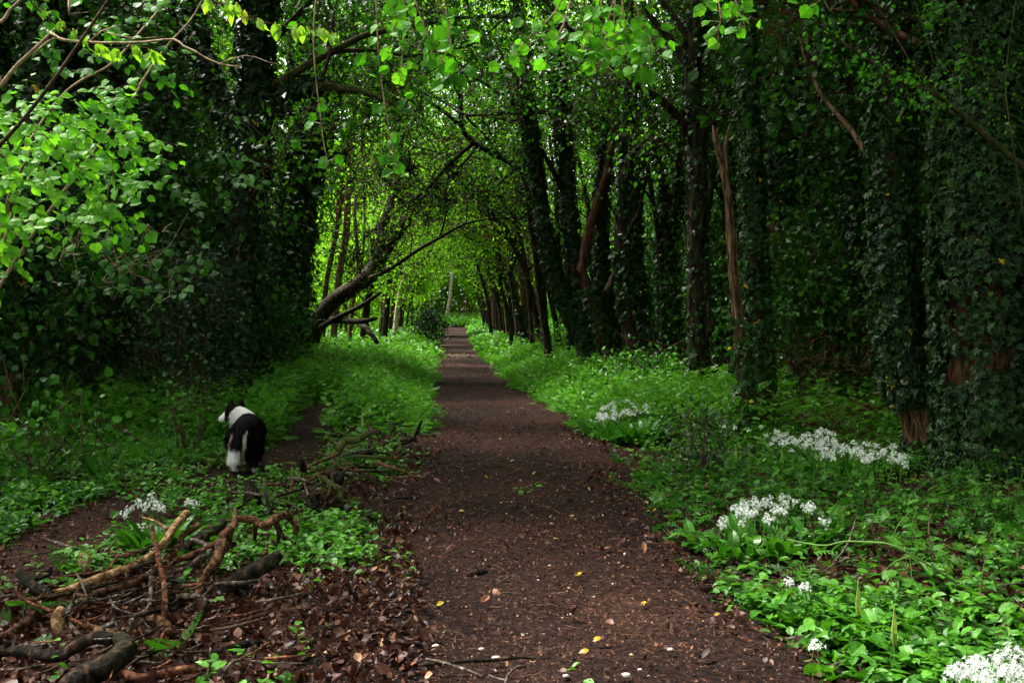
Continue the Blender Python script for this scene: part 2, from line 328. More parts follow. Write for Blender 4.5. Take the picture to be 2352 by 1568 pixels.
sn = np.linspace(0, 59, 200); sx = np.interp(sn, np.arange(60), _SP[:, 0]); sy = np.interp(sn, np.arange(60), _SP[:, 1])
td = nrm(np.gradient(np.stack([sx, sy], -1), axis=0)); sw = np.interp(sn, np.arange(60), _SPW) * (1.25 + .25 * np.sin(sn * 1.9) + .1 * np.sin(sn * 4.7)); cr = np.linspace(-1, 1, 16)
Xs = sx[:, None] - td[:, 1:2] * sw[:, None] * cr; Ysd = sy[:, None] + td[:, 0:1] * sw[:, None] * cr
Zs = gz(Xs, Ysd) + .018 * lump(np.stack([Xs, Ysd, 0 * Xs], -1), 5) + .02 - .03 * np.abs(cr)[None] ** 6 + .006 * lump(np.stack([Xs, Ysd, 0 * Xs], -1), 17)
sheet("side_path", Xs, Ysd, Zs, M['pathsoil'])

# ------------------------------------------------------------------ trees
def clear(p):                       # keep the tunnel over the path open
    dx = p[:, 0] - xc(p[:, 1]); a = np.interp(p[:, 1], [0, 12, 30, 90], [3.2, 2.7, 2.3, 2.0]); h = np.interp(p[:, 1], [0, 14, 30, 60, 90], [3.6, 4.6, 4.3, 4.6, 5])
    return (dx / a) ** 2 + (p[:, 2] / h) ** 2 > 1 + .25 * lump(p, 1.7)
def grow(bag, p, d, L, r, depth, tips, grav=0., wig=.4, nb=3, seg=6):
    pts = [np.asarray(p, float)]; dd = nrm(np.asarray(d, float))
    for i in range(5):
        dd = nrm(dd + N_(3) * wig * .5 + np.array([0, 0, grav])); e = pts[-1] + dd * L / 5
        if e[1] > 25 and not clear(e[None])[0]: dd = nrm(dd * [.4, 1, .2] + [0, 0, .9]); e = pts[-1] + dd * L / 5      # boughs turn up rather than hang into the open tunnel
        pts.append(e)
    tube(bag, pts, [r, r * .4], seg=seg if r > .025 else 4, step=max(L / 9, .08), rough=.05)
    if depth == 0: tips += pts[1:]
    else:
        tips += pts[4:]
        for b in range(nb):
            i = rng.integers(2, 6); grow(bag, pts[i], dd + N_(3) * .75, L * .62, r * .5, depth - 1, tips, grav, wig, nb, seg)
def ivy_on(bag, tb, n, th, size, t0=0., t1=1., tint=.35, extra=1.0, droop=1.0, tpl=None):
    c, rr, T, U, V = tb; m = len(c); s = t0 + (t1 - t0) * R(n); f = s * (m - 1); i = np.minimum(f.astype(int), m - 2); w_ = (f - i)[:, None]
    ce = c[i] * (1 - w_) + c[i + 1] * w_; a = R(n) * 2 * math.pi
    out = np.cos(a)[:, None] * U[i] + np.sin(a)[:, None] * V[i]
    q = np.stack([np.cos(a) * 1.5, np.sin(a) * 1.5, s * 9 + a * 0], -1); lu = lump(q + c[0, 0], 1.1)
    rad = rr[i] + th * np.clip(.45 + .45 * lu, .03, 1.4) * (.35 + .65 * R(n)) + .02
    p = ce + out * rad[:, None]; p[:, 2] = np.maximum(p[:, 2], .03)
    g = lump(p, 2.3) + .8 * R(n) > -.12 * extra
    p, out, lu = p[g], out[g], lu[g]; n = len(p)
    nm = out + N_(n, 3) * .35 + np.array([0, 0, .45]); dr = np.array([0, 0, -1.]) * droop + N_(n, 3) * .55 + out * .2
    ti = np.clip(tint + .17 * lump(p, 1.4) + .17 * N_(n), 0, .96); ti[R(n) < .0025] = 1
    leaves(bag, tpl or IVY, p, dr, nm, size * (1 + .42 * np.clip(N_(n), -1.6, 2)), ti)
def pxline(pts, Y, dY=0.):
    n = len(pts); return np.array([P(a, b, Y + dY * k / max(n - 1, 1)) for k, (a, b) in enumerate(pts)])
def ground_first(l):                # push the first point of a stem just into the ground
    l = l.copy(); l[0, 2] = min(l[0, 2], float(gz(l[0, 0], l[0, 1])) - .05); return l

def tree(label, Y, stems, mat='bark', ivy=(), limbs=(), leaf=None, group=None, name="tree", cat="tree", limbmat=None):
    """stems: (pixel polyline, [diameters in photo px], dY); ivy: (stem index, count, thickness, size, t0, t1, tint); limbs: (stem, t, direction, length, radius, depth, branching)"""
    L = [ground_first(pxline(s[0], Y, s[2] if len(s) > 2 else 0)) if k == 0 or (len(s) > 3 and s[3]) else pxline(s[0], Y, s[2] if len(s) > 2 else 0) for k, s in enumerate(stems)]
    b0 = L[0][0]; root = thing(name, label, cat, (b0[0], b0[1], max(b0[2], 0)), group)
    tb = Bag(); T = []
    for l, s in zip(L, stems):
        r = np.array(s[1], float) / 2 * Y / F; T.append(tube(tb, l, r, seg=12 if r.max() > .06 else 7, step=.12 if Y < 20 else .25, rough=.1))
    tips = []
    for (k, t, d, ln, r, dep, nb) in limbs:
        c = T[k][0]; p = c[int(t * (len(c) - 1))]; grow(tb, p, d, ln, r, dep, tips, nb=nb, grav=.02)
    for (k, n, th, sz, t0, t1, ti) in ivy:
        c, rr, _, U, V = T[k]
        for j in range(6):
            a = R() * 6.28 + np.cumsum(N_(len(c)) * .12); o = c + (U * np.cos(a)[:, None] + V * np.sin(a)[:, None]) * (rr * 1.02 + .012)[:, None]; e = int(len(c) * (.4 + .5 * R())); tube(tb, o[:max(e, 4)], [.016, .008], 5, .15, .1)
    if leaf and tips:
        tp = np.array(tips); k = rng.integers(0, len(tp), len(tp) * 4); e = tp[k] + N_(len(k), 3) * leaf[2] * .8; ok = clear(e); sticks(tb, tp[k][ok], e[ok], .006 * Y / 15, .002 * Y / 15)
    tb.obj("trunk", M[mat], root, True)
    if ivy:
        ib = Bag()
        for (k, n, th, sz, t0, t1, ti) in ivy: ivy_on(ib, T[k], n, th, sz, t0, t1, ti)
        ib.obj("ivy", M['ivy'], root)
    if leaf and tips:
        lm, per, spread, size, ti = leaf; cb = Bag(); tp = np.array(tips)
        cl = clumpleaves(cb, LOBED if size < .07 else OVAL if Y < 16 else RHOMB, tp, per, spread, size, ti, keep=clear)
        cb.obj("crown", M[lm], root)
    return root, T, tips

# left side
tree("old ivy-grown trunk at the left frame edge with bare pale bark near its foot", 12.2,
     [([(3, 1005), (18, 870), (40, 740), (68, 560), (88, 350), (84, 100), (95, -60), (110, -300), (140, -700)], [60, 46, 42, 40, 36, 36, 34, 30, 20])], 'barktan',
     [(0, 5200, .22, .075, .16, .95, .33)], [(0, .7, (-.2, -.3, .6), 3, .07, 2, 3), (0, .85, (.5, .2, .7), 3, .06, 2, 3)], ('dark', 26, .45, .09, .4))
tree("dark ivy-smothered tree left of the path with a bare limb reaching over it", 15.2,
     [([(545, 985), (548, 850), (545, 700), (560, 450), (582, 290), (590, 100), (600, -60), (615, -400), (620, -800)], [64, 60, 58, 55, 52, 50, 46, 40, 20]),
      ([(582, 300), (650, 222), (700, 198), (780, 202), (840, 212), (900, 240)], [26, 24, 20, 18, 12, 6], -1.0),
      ([(575, 330), (500, 220), (450, 60), (430, -150)], [30, 26, 22, 14], 1.0)], 'barkmoss',
     [(0, 11000, .42, .075, .02, .9, .27), (2, 2600, .3, .075, .05, 1, .3), (1, 700, .12, .07, 0, .5, .3)],
     [(0, .55, (.8, -.2, .5), 3.4, .07, 2, 3), (0, .62, (.6, .5, .5), 3.2, .06, 2, 3), (0, .68, (-.7, .1, .5), 3.2, .06, 2, 3), (2, .6, (-.8, -.2, .3), 2.4, .05, 2, 3), (1, .5, (.5, .1, .8), 2.2, .03, 2, 3)],
     ('dark', 30, .42, .085, .38))
tree("broad ivy column standing behind the dog beside the leaning bare tree", 23,
     [([(650, 880), (654, 780), (660, 680), (668, 560), (686, 430), (702, 300), (700, 150), (680, -60), (670, -400)], [74, 66, 60, 56, 52, 48, 44, 40, 24]),
      ([(690, 420), (740, 300), (770, 180), (800, 40), (830, -120)], [36, 30, 26, 20, 12], 1.0)], 'bark',
     [(0, 15000, .5, .085, .0, .92, .42), (1, 2500, .25, .085, 0, 1, .4)],
     [(0, .6, (.7, 0, .5), 4, .08, 2, 3), (1, .6, (.8, -.3, .4), 3.4, .06, 2, 4), (1, .9, (.6, -.5, .4), 3.4, .06, 2, 4), (0, .75, (-.7, -.2, .5), 3.6, .07, 2, 3), (0, .8, (.2, -.8, .3), 3, .06, 2, 3)],
     ('arch', 15, .5, .1, .3))
lt, LT, _ = tree("bare trunk leaning far over the path from the left bank", 28,
     [([(698, 830), (722, 752), (760, 697), (810, 662), (850, 632), (885, 572), (920, 525), (955, 482), (1000, 428), (1050, 395), (1090, 345), (1110, 300)], [50, 42, 37, 37, 40, 36, 30, 25, 22, 18, 14, 9], 2),
      ([(848, 640), (900, 615), (960, 574), (1010, 546), (1070, 514), (1145, 500)], [13, 10, 8, 7, 5, 2], -1),
      ([(868, 600), (880, 520), (905, 440), (918, 380), (925, 300)], [26, 22, 18, 14, 8], 1),
      ([(730, 755), (780, 727), (830, 702), (874, 672)], [14, 12, 10, 7], -1),
      ([(760, 735), (800, 737), (830, 738), (864, 731)], [16, 14, 12, 8], -1.5), ([(822, 740), (845, 758), (866, 786)], [14, 12, 10], -1.5)], 'bark',
     (), [(0, .62, (.3, 0, .8), 2.6, .05, 2, 4), (0, .72, (.7, -.2, .6), 2.6, .05, 2, 4), (0, .82, (.5, .3, .7), 2.4, .04, 2, 4), (0, .95, (.7, -.2, .3), 2.6, .04, 2, 4),
          (1, .35, (.3, -.3, -.4), 1.5, .02, 2, 4), (1, .6, (.5, .1, .7), 2, .03, 2, 4), (1, .8, (.3, -.4, -.3), 1.4, .02, 2, 4), (1, .95, (.8, .1, .1), 1.8, .03, 2, 4), (0, .4, (-.3, -.2, .8), 2, .03, 2, 4), (0, .55, (.5, -.5, -.2), 1.8, .025, 2, 4), (2, .7, (-.2, .2, .9), 2.2, .04, 2, 4), (2, .95, (.4, 0, .8), 2.2, .03, 2, 4)], ('springlit', 5, .38, .085, .45))
for k, (pl, Yb, d, mt) in enumerate([([(762, 800), (778, 640), (792, 540), (800, 430), (812, 300), (820, 120)], 34, 14, 'barktan'), ([(738, 800), (750, 650), (775, 520), (790, 400), (812, 250)], 33, 11, 'barkred'),
        ([(880, 800), (893, 640), (886, 560), (900, 420), (905, 200)], 42, 13, 'bark'), ([(800, 800), (812, 690), (822, 600), (815, 480), (832, 340), (850, 150)], 37, 9, 'barktan'),
        ([(455, 900), (470, 700), (490, 500), (478, 300)], 22, 16, 'bark'), ([(600, 880), (592, 640), (600, 420), (620, 200)], 27, 16, 'bark'), ([(905, 780), (915, 690), (935, 600), (948, 480)], 50, 10, 'barkpale')]):
    lab = ["tan upright stem behind the base of the leaning bare trunk", "thin reddish stem just right of the broad ivy column", "dark stem rising where the left bank meets the far path", "thin tan stem crossing behind the lower limbs of the leaning trunk",
           "dark stem deep in the shade between two ivy trees on the left", "dark stem standing just left of the broad ivy column", "forked greyish stem at the far end of the left bank"][k]
    tree(lab, Yb, [(pl, [d * 1.2, d, d * .9, d * .7]), ([pl[1], (pl[1][0] + 22, pl[1][1] - 110), (pl[1][0] + 26, pl[1][1] - 260)], [d * .7, d * .6, d * .4])], mt, (),
         [(0, .6, (.5, -.2, .6), 2.4, .03, 2, 3), (0, .8, (-.6, .1, .6), 2.4, .03, 2, 3), (0, .95, (.1, .2, .9), 2.4, .03, 2, 3)], ('springlit', 9, .5, .1, .5))

# right side
tree("twin-stemmed ivy tree leaning left over the right bank", 21.7,
     [([(1374, 900), (1358, 850), (1340, 740), (1326, 640), (1312, 520), (1302, 420), (1290, 250), (1275, 80), (1265, -150)], [44, 36, 31, 29, 28, 27, 26, 24, 16]),
      ([(1345, 780), (1300, 700), (1272, 620), (1255, 550), (1238, 435), (1225, 320), (1205, 180), (1190, 40), (1160, -100)], [26, 25, 24, 23, 22, 21, 20, 16, 10], -.6)], 'bark',
     [(0, 6500, .16, .075, .0, .95, .36), (1, 4600, .14, .075, 0, .95, .36)],
     [(0, .6, (-.5, -.4, .6), 3, .06, 2, 3), (0, .75, (-.7, .2, .5), 3.4, .06, 2, 3), (1, .7, (-.8, -.3, .4), 3.2, .05, 2, 4), (1, .9, (-.8, .2, .4), 3.2, .05, 2, 4), (0, .8, (.7, -.3, .4), 3, .05, 2, 3)],
     ('arch', 24, .46, .095, .22))
tree("bare reddish elbowed stem with a broken stub beside the twin ivy tree", 20.5,
     [([(1412, 890), (1404, 850), (1386, 788), (1364, 700), (1348, 655), (1336, 626), (1340, 606), (1350, 544), (1366, 490), (1381, 442), (1400, 380), (1408, 300), (1415, 240), (1425, 100)], [34, 30, 27, 27, 26, 24, 22, 20, 20, 20, 20, 18, 16, 10]),
      ([(1340, 640), (1320, 622), (1302, 610), (1295, 600)], [14, 10, 7, 4], -.3)], 'barkred',
     [(0, 900, .1, .075, .0, .3, .35)], [(0, .95, (-.3, -.3, .8), 2.4, .04, 2, 3)], ('dark', 26, .45, .09, .4))
tree("ivy trunk close behind the reddish elbowed stem", 22.5,
     [([(1440, 900), (1425, 800), (1405, 720), (1385, 630), (1378, 540), (1385, 400), (1400, 250), (1412, 80), (1420, -150)], [36, 32, 28, 26, 26, 25, 24, 22, 14])], 'bark',
     [(0, 5500, .16, .075, .0, .95, .4)], [(0, .6, (.7, -.3, .4), 2.8, .05, 2, 3), (0, .75, (-.6, -.4, .5), 3, .05, 2, 3), (0, .9, (.4, .4, .7), 3, .05, 2, 3)], ('dark', 26, .45, .09, .42))
tree("dark forked trunk with a pale grey limb right of the ivy trunks", 19.5,
     [([(1455, 915), (1452, 830), (1445, 742), (1434, 650), (1425, 560), (1430, 420), (1440, 250), (1450, 0)], [40, 34, 30, 28, 26, 22, 18, 12]),
      ([(1392, 672), (1412, 630), (1430, 598), (1441, 544), (1455, 510), (1468, 484), (1490, 380)], [16, 15, 14, 13, 11, 9, 5], 1),
      ([(1500, 890), (1482, 780), (1468, 680), (1455, 560), (1462, 400), (1475, 200)], [30, 26, 24, 22, 18, 12], 1.5, True)], 'bark',
     [(0, 1500, .15, .075, .3, .9, .35), (2, 2600, .18, .075, 0, .9, .35)], [(0, .7, (.4, -.4, .6), 2.6, .04, 2, 3), (2, .8, (.6, -.2, .6), 2.8, .04, 2, 3)], ('dark', 26, .42, .085, .45))
tree("tall straight dark trunk with two limbs slanting up to the left", 16,
     [([(1614, 960), (1608, 900), (1602, 800), (1598, 600), (1602, 400), (1590, 200), (1602, 50), (1612, -60), (1620, -500)], [56, 48, 44, 42, 40, 38, 36, 34, 18]),
      ([(1594, 345), (1565, 280), (1535, 245), (1492, 212), (1440, 190)], [22, 20, 18, 14, 8], -.5), ([(1594, 185), (1570, 140), (1545, 100), (1492, 35), (1460, -30)], [20, 18, 17, 15, 10], .5)], 'bark',
     [(0, 1500, .1, .07, .05, .85, .3)], [(0, .55, (.6, -.4, .6), 3, .06, 2, 3), (0, .7, (-.3, .5, .7), 3, .06, 2, 3), (1, .8, (-.6, .2, .6), 2.4, .04, 2, 3), (2, .9, (-.6, .2, .6), 2.4, .04, 2, 3)], ('dark', 26, .42, .085, .35))
tree("slim leafless dead stem snapped off into two splintered prongs", 12.3,
     [([(1717, 1010), (1713, 930), (1704, 830), (1691, 690), (1683, 600), (1676, 470), (1668, 420), (1655, 360), (1644, 320), (1637, 288)], [28, 24, 20, 17, 16, 17, 16, 14, 14, 4]),
      ([(1674, 450), (1668, 400), (1666, 360), (1668, 325), (1677, 284)], [13, 12, 11, 12, 2]), ([(1644, 322), (1647, 306), (1649, 292)], [8, 5, 1])], 'barktan',
     [(0, 700, .12, .06, .0, .3, .5)], name="dead_sapling", cat="dead tree")
tree("narrow ivy column with yellow leaves hugging the snapped dead stem", 12.9,
     [([(1742, 1000), (1744, 900), (1740, 780), (1730, 600), (1724, 400), (1716, 200), (1722, 0), (1725, -300)], [36, 30, 27, 25, 24, 22, 20, 14])], 'barkred',
     [(0, 9000, .2, .062, .08, .95, .52)], [(0, .8, (.5, -.2, .6), 2.4, .04, 2, 3), (0, .9, (-.5, .1, .6), 2.4, .04, 2, 3)], ('dark', 24, .4, .075, .4))
tree("dark rough trunk in deep shade between the narrow ivy column and the fork", 17,
     [([(1742, 930), (1760, 700), (1775, 560), (1790, 460), (1802, 300), (1812, 100), (1818, -200)], [50, 46, 44, 42, 40, 36, 22])], 'barkred',
     [(0, 3500, .25, .075, .45, 1, .35)], [(0, .6, (.6, -.3, .6), 3, .06, 2, 3), (0, .8, (-.4, -.3, .7), 3, .05, 2, 3)], ('dark', 26, .45, .085, .38))
tree("thin black crooked trunk left of the trunk with the bare brown foot", 14.5,
     [([(2060, 965), (2040, 830), (2010, 700), (1975, 620), (1962, 500), (1947, 350), (1942, 180), (1944, -40), (1950, -300)], [34, 32, 30, 28, 28, 28, 27, 25, 16])], 'bark',
     [(0, 2600, .22, .075, .0, .9, .27)], [(0, .7, (-.6, .3, .6), 2.4, .04, 2, 3), (0, .85, (.5, .4, .6), 2.6, .05, 2, 3)], ('dark', 22, .42, .085, .3))
r8, _, _ = tree("trunk with a bare brown foot and a sawn knob beside the great ivy tree", 10.8,
     [([(2138, 1060), (2118, 980), (2094, 880), (2074, 790), (2060, 680), (2052, 560), (2048, 300), (2055, 0), (2060, -400)], [84, 74, 64, 58, 52, 50, 46, 42, 26])], 'barktan',
     [(0, 800, .1, .055, .0, .10, .35), (0, 13000, .34, .056, .2, .95, .33)], [(0, .7, (-.4, .7, .5), 2.6, .04, 2, 3)], ('dark', 22, .42, .085, .3))
kb = Bag(); tube(kb, [P(2090, 884, 10.75), P(2082, 878, 10.6), P(2077, 876, 10.5)], [.045, .042, .038], 9, .03); kb.obj("branch_stub", M['barkpale'], r8, True)
tree("great ivy-covered tree filling the right frame edge", 9.7,
     [([(2268, 1105), (2262, 1000), (2252, 800), (2246, 500), (2242, 200), (2236, -100), (2230, -700)], [190, 150, 135, 130, 125, 120, 80]),
      ([(2390, 1090), (2380, 900), (2370, 600), (2350, 300), (2340, 0), (2345, -300)], [70, 60, 55, 50, 50, 30], .7, True)], 'barkred',
     [(0, 34000, .40, .058, .0, .92, .38), (1, 12000, .3, .058, 0, .95, .36)], [(0, .7, (-.4, .8, .4), 2.4, .05, 2, 3), (0, .85, (-.5, .5, .5), 3, .06, 2, 3)], ('dark', 22, .45, .085, .3))
# deeper in the wood: darker trunks one can still tell apart
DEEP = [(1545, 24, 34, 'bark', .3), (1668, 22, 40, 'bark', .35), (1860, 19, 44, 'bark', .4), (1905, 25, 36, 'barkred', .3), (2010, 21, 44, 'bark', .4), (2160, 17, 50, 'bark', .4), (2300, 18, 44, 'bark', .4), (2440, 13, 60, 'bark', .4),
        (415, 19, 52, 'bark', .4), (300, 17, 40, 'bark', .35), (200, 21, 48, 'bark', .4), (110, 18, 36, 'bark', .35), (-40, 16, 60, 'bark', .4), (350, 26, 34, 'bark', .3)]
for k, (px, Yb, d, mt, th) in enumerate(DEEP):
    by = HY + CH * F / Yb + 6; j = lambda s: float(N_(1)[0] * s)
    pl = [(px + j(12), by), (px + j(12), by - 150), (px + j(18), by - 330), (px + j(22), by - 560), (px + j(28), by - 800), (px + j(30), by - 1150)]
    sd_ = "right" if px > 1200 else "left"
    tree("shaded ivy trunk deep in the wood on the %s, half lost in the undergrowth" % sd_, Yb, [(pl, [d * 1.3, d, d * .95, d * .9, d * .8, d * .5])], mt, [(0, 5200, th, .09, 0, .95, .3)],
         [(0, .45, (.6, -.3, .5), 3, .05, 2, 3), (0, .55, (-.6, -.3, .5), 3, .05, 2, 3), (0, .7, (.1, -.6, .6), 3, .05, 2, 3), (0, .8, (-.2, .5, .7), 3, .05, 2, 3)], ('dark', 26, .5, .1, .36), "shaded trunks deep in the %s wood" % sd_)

tree("gnarled dark thorn tree throwing crooked boughs across the top of the tunnel", 24.5,
     [([(1262, 870), (1256, 780), (1240, 670), (1230, 580), (1218, 500), (1212, 430), (1190, 385), (1130, 352), (1088, 328), (1062, 292), (1056, 215), (1040, 120), (1046, 40), (1050, -60)], [24, 19, 17, 16, 15, 15, 14, 13, 13, 12, 11, 10, 9, 6]),
      ([(1212, 430), (1200, 300), (1150, 180), (1090, 60), (1060, -40)], [15, 13, 12, 10, 7]), ([(1088, 328), (1030, 380), (985, 430), (940, 470)], [10, 8, 6, 3]), ([(1062, 292), (1010, 250), (960, 220), (905, 215), (850, 200)], [10, 9, 7, 5, 3]), ([(1150, 180), (1190, 130), (1240, 90), (1290, 60)], [9, 8, 6, 4]),
      ([(1056, 215), (990, 130), (950, 60), (930, -20)], [9, 8, 6, 4])], 'bark', (),
     [(k_, t_, (a_, -.2, b_), 2.2, .03, 2, 4) for k_, t_, a_, b_ in [(0, .6, -.5, -.6), (0, .75, -.7, .2), (0, .85, .6, -.3), (0, .95, -.5, .5), (1, .4, .6, .3), (1, .7, -.6, -.3), (2, .8, -.6, -.5), (2, .4, .3, -.7), (3, .5, -.2, -.8), (3, .9, -.7, -.3), (4, .8, .5, -.4), (5, .5, -.6, -.4), (5, .9, .3, .6)]], ('arch', 9, .4, .085, .3))

for k, (px, Yb, ln, d) in enumerate([(1172, 39, 50, 9), (1208, 34, 70, 10), (1292, 29, 90, 13), (1326, 27, 60, 11), (1402, 27, 70, 14), (1478, 28, 80, 13), (1532, 23, 50, 15), (1566, 20, 70, 14), (1650, 18, 30, 14), (1700, 22, 60, 15)]):
    by = HY + CH * F / Yb + 8; j = lambda s: float(N_(1)[0] * s); hh = 14.5 * F / Yb * .42
    pl = [(px, by), (px - .12 * ln + j(6), by - .22 * hh), (px - .45 * ln + j(8), by - .48 * hh), (px - .75 * ln + j(10), by - .75 * hh), (px - 1.4 * ln + j(10), by - 1.1 * hh)]
    tree("slim crooked dark stem leaning left among the ivy trunks of the right bank", Yb, [(pl, [d * 1.4, d, d * .9, d * .8, d * .5]), ([pl[2], (pl[2][0] + 30 + j(8), pl[2][1] - .2 * hh), (pl[2][0] + 26 + j(12), pl[2][1] - .5 * hh)], [d * .7, d * .6, d * .3])], 'bark', [(0, 900, .08, .07, 0, .9, .35)] if k % 2 else (),
         [(0, .7, (-.6, -.2, .5), 1.8, .025, 2, 3), (0, .9, (-.5, .3, .6), 1.8, .025, 2, 3)], ('arch', 8, .4, .085, .4), "slim stems among the right-hand ivy trunks")

# coppiced trunks bending over the far stretch of path
def arch_tree(label, x, y, side, h, nst, r, leafsize, per, mat, group=None, tint=.5, nl=5):
    root = thing("tree", label, "tree", (x, y, float(gz(x, y))), group); tb = Bag(); tips = []; z0 = float(gz(x, y)) - .05
    for s in range(nst):
        ox, oy = N_(2) * .26 * (s > 0); ln = (.75 + .5 * R()) * (1 if s < 2 else .25 + .6 * R()); sp = N_(1)[0] * .7
        k = -side
        pts = [(x + ox, y + oy, z0), (x + ox + k * .18 * ln, y + oy + sp * .3, 1.5), (x + ox + k * .55 * ln, y + oy + sp * .7, h * .5), (x + ox + k * 1.5 * ln, y + oy + sp, h * .8), (x + ox + k * 3.0 * ln, y + oy + sp * 1.3, h * 1.02)]
        rs = r * (1 if s == 0 else .4 + .6 * R()); c, *_ = tube(tb, pts, [rs * 1.2, rs, rs * .85, rs * .6, rs * .3], 8, .3, .12)
        for q in range(nl):
            t = .32 + .68 * R(); p = c[int(t * (len(c) - 1))]
            d = np.array([k * (.2 + .9 * R()), N_(1)[0] * .6, .25 + .6 * R()]) if t > .5 else np.array([-k * (.2 + .6 * R()) * (1 if R() < .6 else -1), N_(1)[0] * .7, .7])
            grow(tb, p, d, 1.8 + 1.4 * R(), max(rs * .4, .022), 1, tips, .0, .5, 3, 5)
    tp = np.array(tips); cb = Bag()
    clumpleaves(cb, RHOMB, tp, per, .45, leafsize, tint, keep=clear); 
    k = rng.integers(0, len(tp), len(tp) * 3); e = tp[k] + N_(len(k), 3) * .4; ok = clear(e); sticks(tb, tp[k][ok], e[ok], .010, .004); tb.obj("trunk", M[mat], root, True)
    cb.obj("crown", M['springlit'], root); return root
arch_tree("cluster of bare brown coppice stems on the right bank, nearest of its row", .92, 31, 1, 6.4, 6, .11, .09, 13, 'bark', nl=4)
arch_tree("pale-barked coppice cluster behind the nearest brown coppice stems", .95, 36, 1, 6.4, 6, .11, .09, 13, 'barktan', nl=4)
for k, y in enumerate([41, 46, 51, 57, 63, 70, 77, 86]):
    arch_tree("dark coppice trunks curving left over the far path along the right bank", float(xc(y)) + 2.4 + .5 * R() , y, 1, 6.2, 6 if k < 5 else 4, .10, .10 + .0006 * y, 10 if y < 50 else 6, 'bark', "coppice trunks arching from the right bank")
for k, y in enumerate([39, 46, 54, 64, 76]):
    arch_tree("slender trunk arching right over the far path from the left bank", float(xc(y)) - 3.0 - .8 * R(), y, -1, 6.2, 5 if k < 4 else 3, .085, .10 + .0006 * y, 10 if y < 50 else 6, 'bark', "slender trunks along the far left bank", .6)
tree("white leaning birch-like trunk at the far end of the path", 100, [([(1022, 742), (1030, 705), (1034, 680), (1038, 640), (1050, 560), (1060, 480)], [10, 8, 7, 7, 6, 3])], 'barkpale', (),
     [(0, .7, (.5, -.2, .6), 4, .08, 2, 3), (0, .9, (-.4, -.2, .8), 4, .08, 2, 3)], ('springlit', 20, 1, .22, .7))

# ------------------------------------------------------------------ shrubs
def shrub(name, label, cat, cx, cy, rx, ry, h, n, size, mat, tpl, group=None, z0=0., stems=9, tint=.45, per=28, spread=.22, stemmat='twig', keep=None, lean=0):
    g = float(gz(cx, cy)); root = thing(name, label, cat, (cx, cy, g), group); nc = max(n // per, 3)
    d = nrm(N_(nc, 3)); rr = R(nc) ** .45; cen = d * rr[:, None] * np.array([rx, ry, h * .5]) + np.array([cx, cy, g + z0 + h * .52]); cen[:, 2] = np.maximum(cen[:, 2], g + .12); cen[:, 0] += lean * (cen[:, 2] - g)
    cb = Bag(); clumpleaves(cb, tpl, cen, per, spread, size, tint, keep=keep); cb.obj("foliage", M[mat], root)
    sb = Bag(); ks = rng.choice(nc, min(stems, nc), False)
    for k in ks:
        b = np.array([cx + N_(1)[0] * rx * .15, cy + N_(1)[0] * ry * .15, g - .03]); m = (b + cen[k]) / 2 + np.array([0, 0, .12 * h]) + N_(3) * .08
        tube(sb, [b, m, cen[k]], [.006 + .006 * h, .004], 5, .15)
    kk = rng.integers(0, nc, nc * 2); sticks(sb, cen[kk], cen[kk] + N_(len(kk), 3) * spread * 1.3, .0055, .002)
    sb.obj("stem", M[stemmat], root); return root
shrub("holly_bush", "dark spiny holly bush in shade left of the dog", "holly bush", P(430, 800, 13)[0], 13, .62, .6, 2.5, 3400, .055, 'holly', LOBED, None, .1, 10, .5, 26, .2)
shrub("holly_bush", "tall dark holly in shade at the far left behind the herbs", "holly bush", P(170, 800, 14)[0], 14, 1.3, 1, 3.0, 6200, .065, 'holly', LOBED, None, .1, 10, .45)
shrub("hazel_bush", "low hazel bush with big soft leaves at the left frame edge", "hazel bush", P(90, 1000, 8.8)[0], 8.8, .7, .5, .62, 420, .066, 'dark', HAZEL, None, .05, 7, .75, 10, .2)
shrub("hazel_bush", "loose hazel sprays hanging in the shade before the holly", "hazel bush", P(270, 620, 10.6)[0], 10.6, .8, .5, 1.1, 260, .075, 'dark', HAZEL, None, 1.5, 0, .5, 8, .2, 'twigpale')
shrub("hazel_bush", "upright leafy seedling with pale leaves just left of the dog", "shrub", P(425, 1000, 10.4)[0], 10.4, .25, .3, .85, 150, .055, 'dark', OVAL, None, .05, 5, .8, 9, .12)
shrub("shrub", "bushy green shrub between the holly and the broad ivy column", "shrub", P(590, 860, 19)[0], 19, 1.0, .8, 1.9, 3600, .075, 'dark', OVAL, None, .0, 10, .6)
shrub("shrub", "small dark round bush at the left edge of the far path", "bush", P(983, 760, 46)[0], 46, .85, .7, 2.1, 2600, .1, 'holly', RHOMB, None, 0, 9, .6)
shrub("shrub", "thin dark holly seedling standing in the right-hand herbs", "holly seedling", P(1605, 1050, 9.5)[0], 9.5, .32, .3, .72, 420, .045, 'holly', LOBED, None, .02, 9, .55, 12, .12)
shrub("shrub", "leafy bramble mound below the twin-stemmed ivy tree", "bramble", P(1475, 900, 17)[0], 17, .9, .6, .8, 2200, .075, 'herb', OVAL, None, 0, 9, .3)
shrub("shrub", "yellow-green young shrub at the foot of the coppice stems", "shrub", P(1295, 800, 28.5)[0], 28.5, .9, .6, 1.3, 1100, .075, 'hazel', OVAL, None, 0, 9, .3, 14, .25)
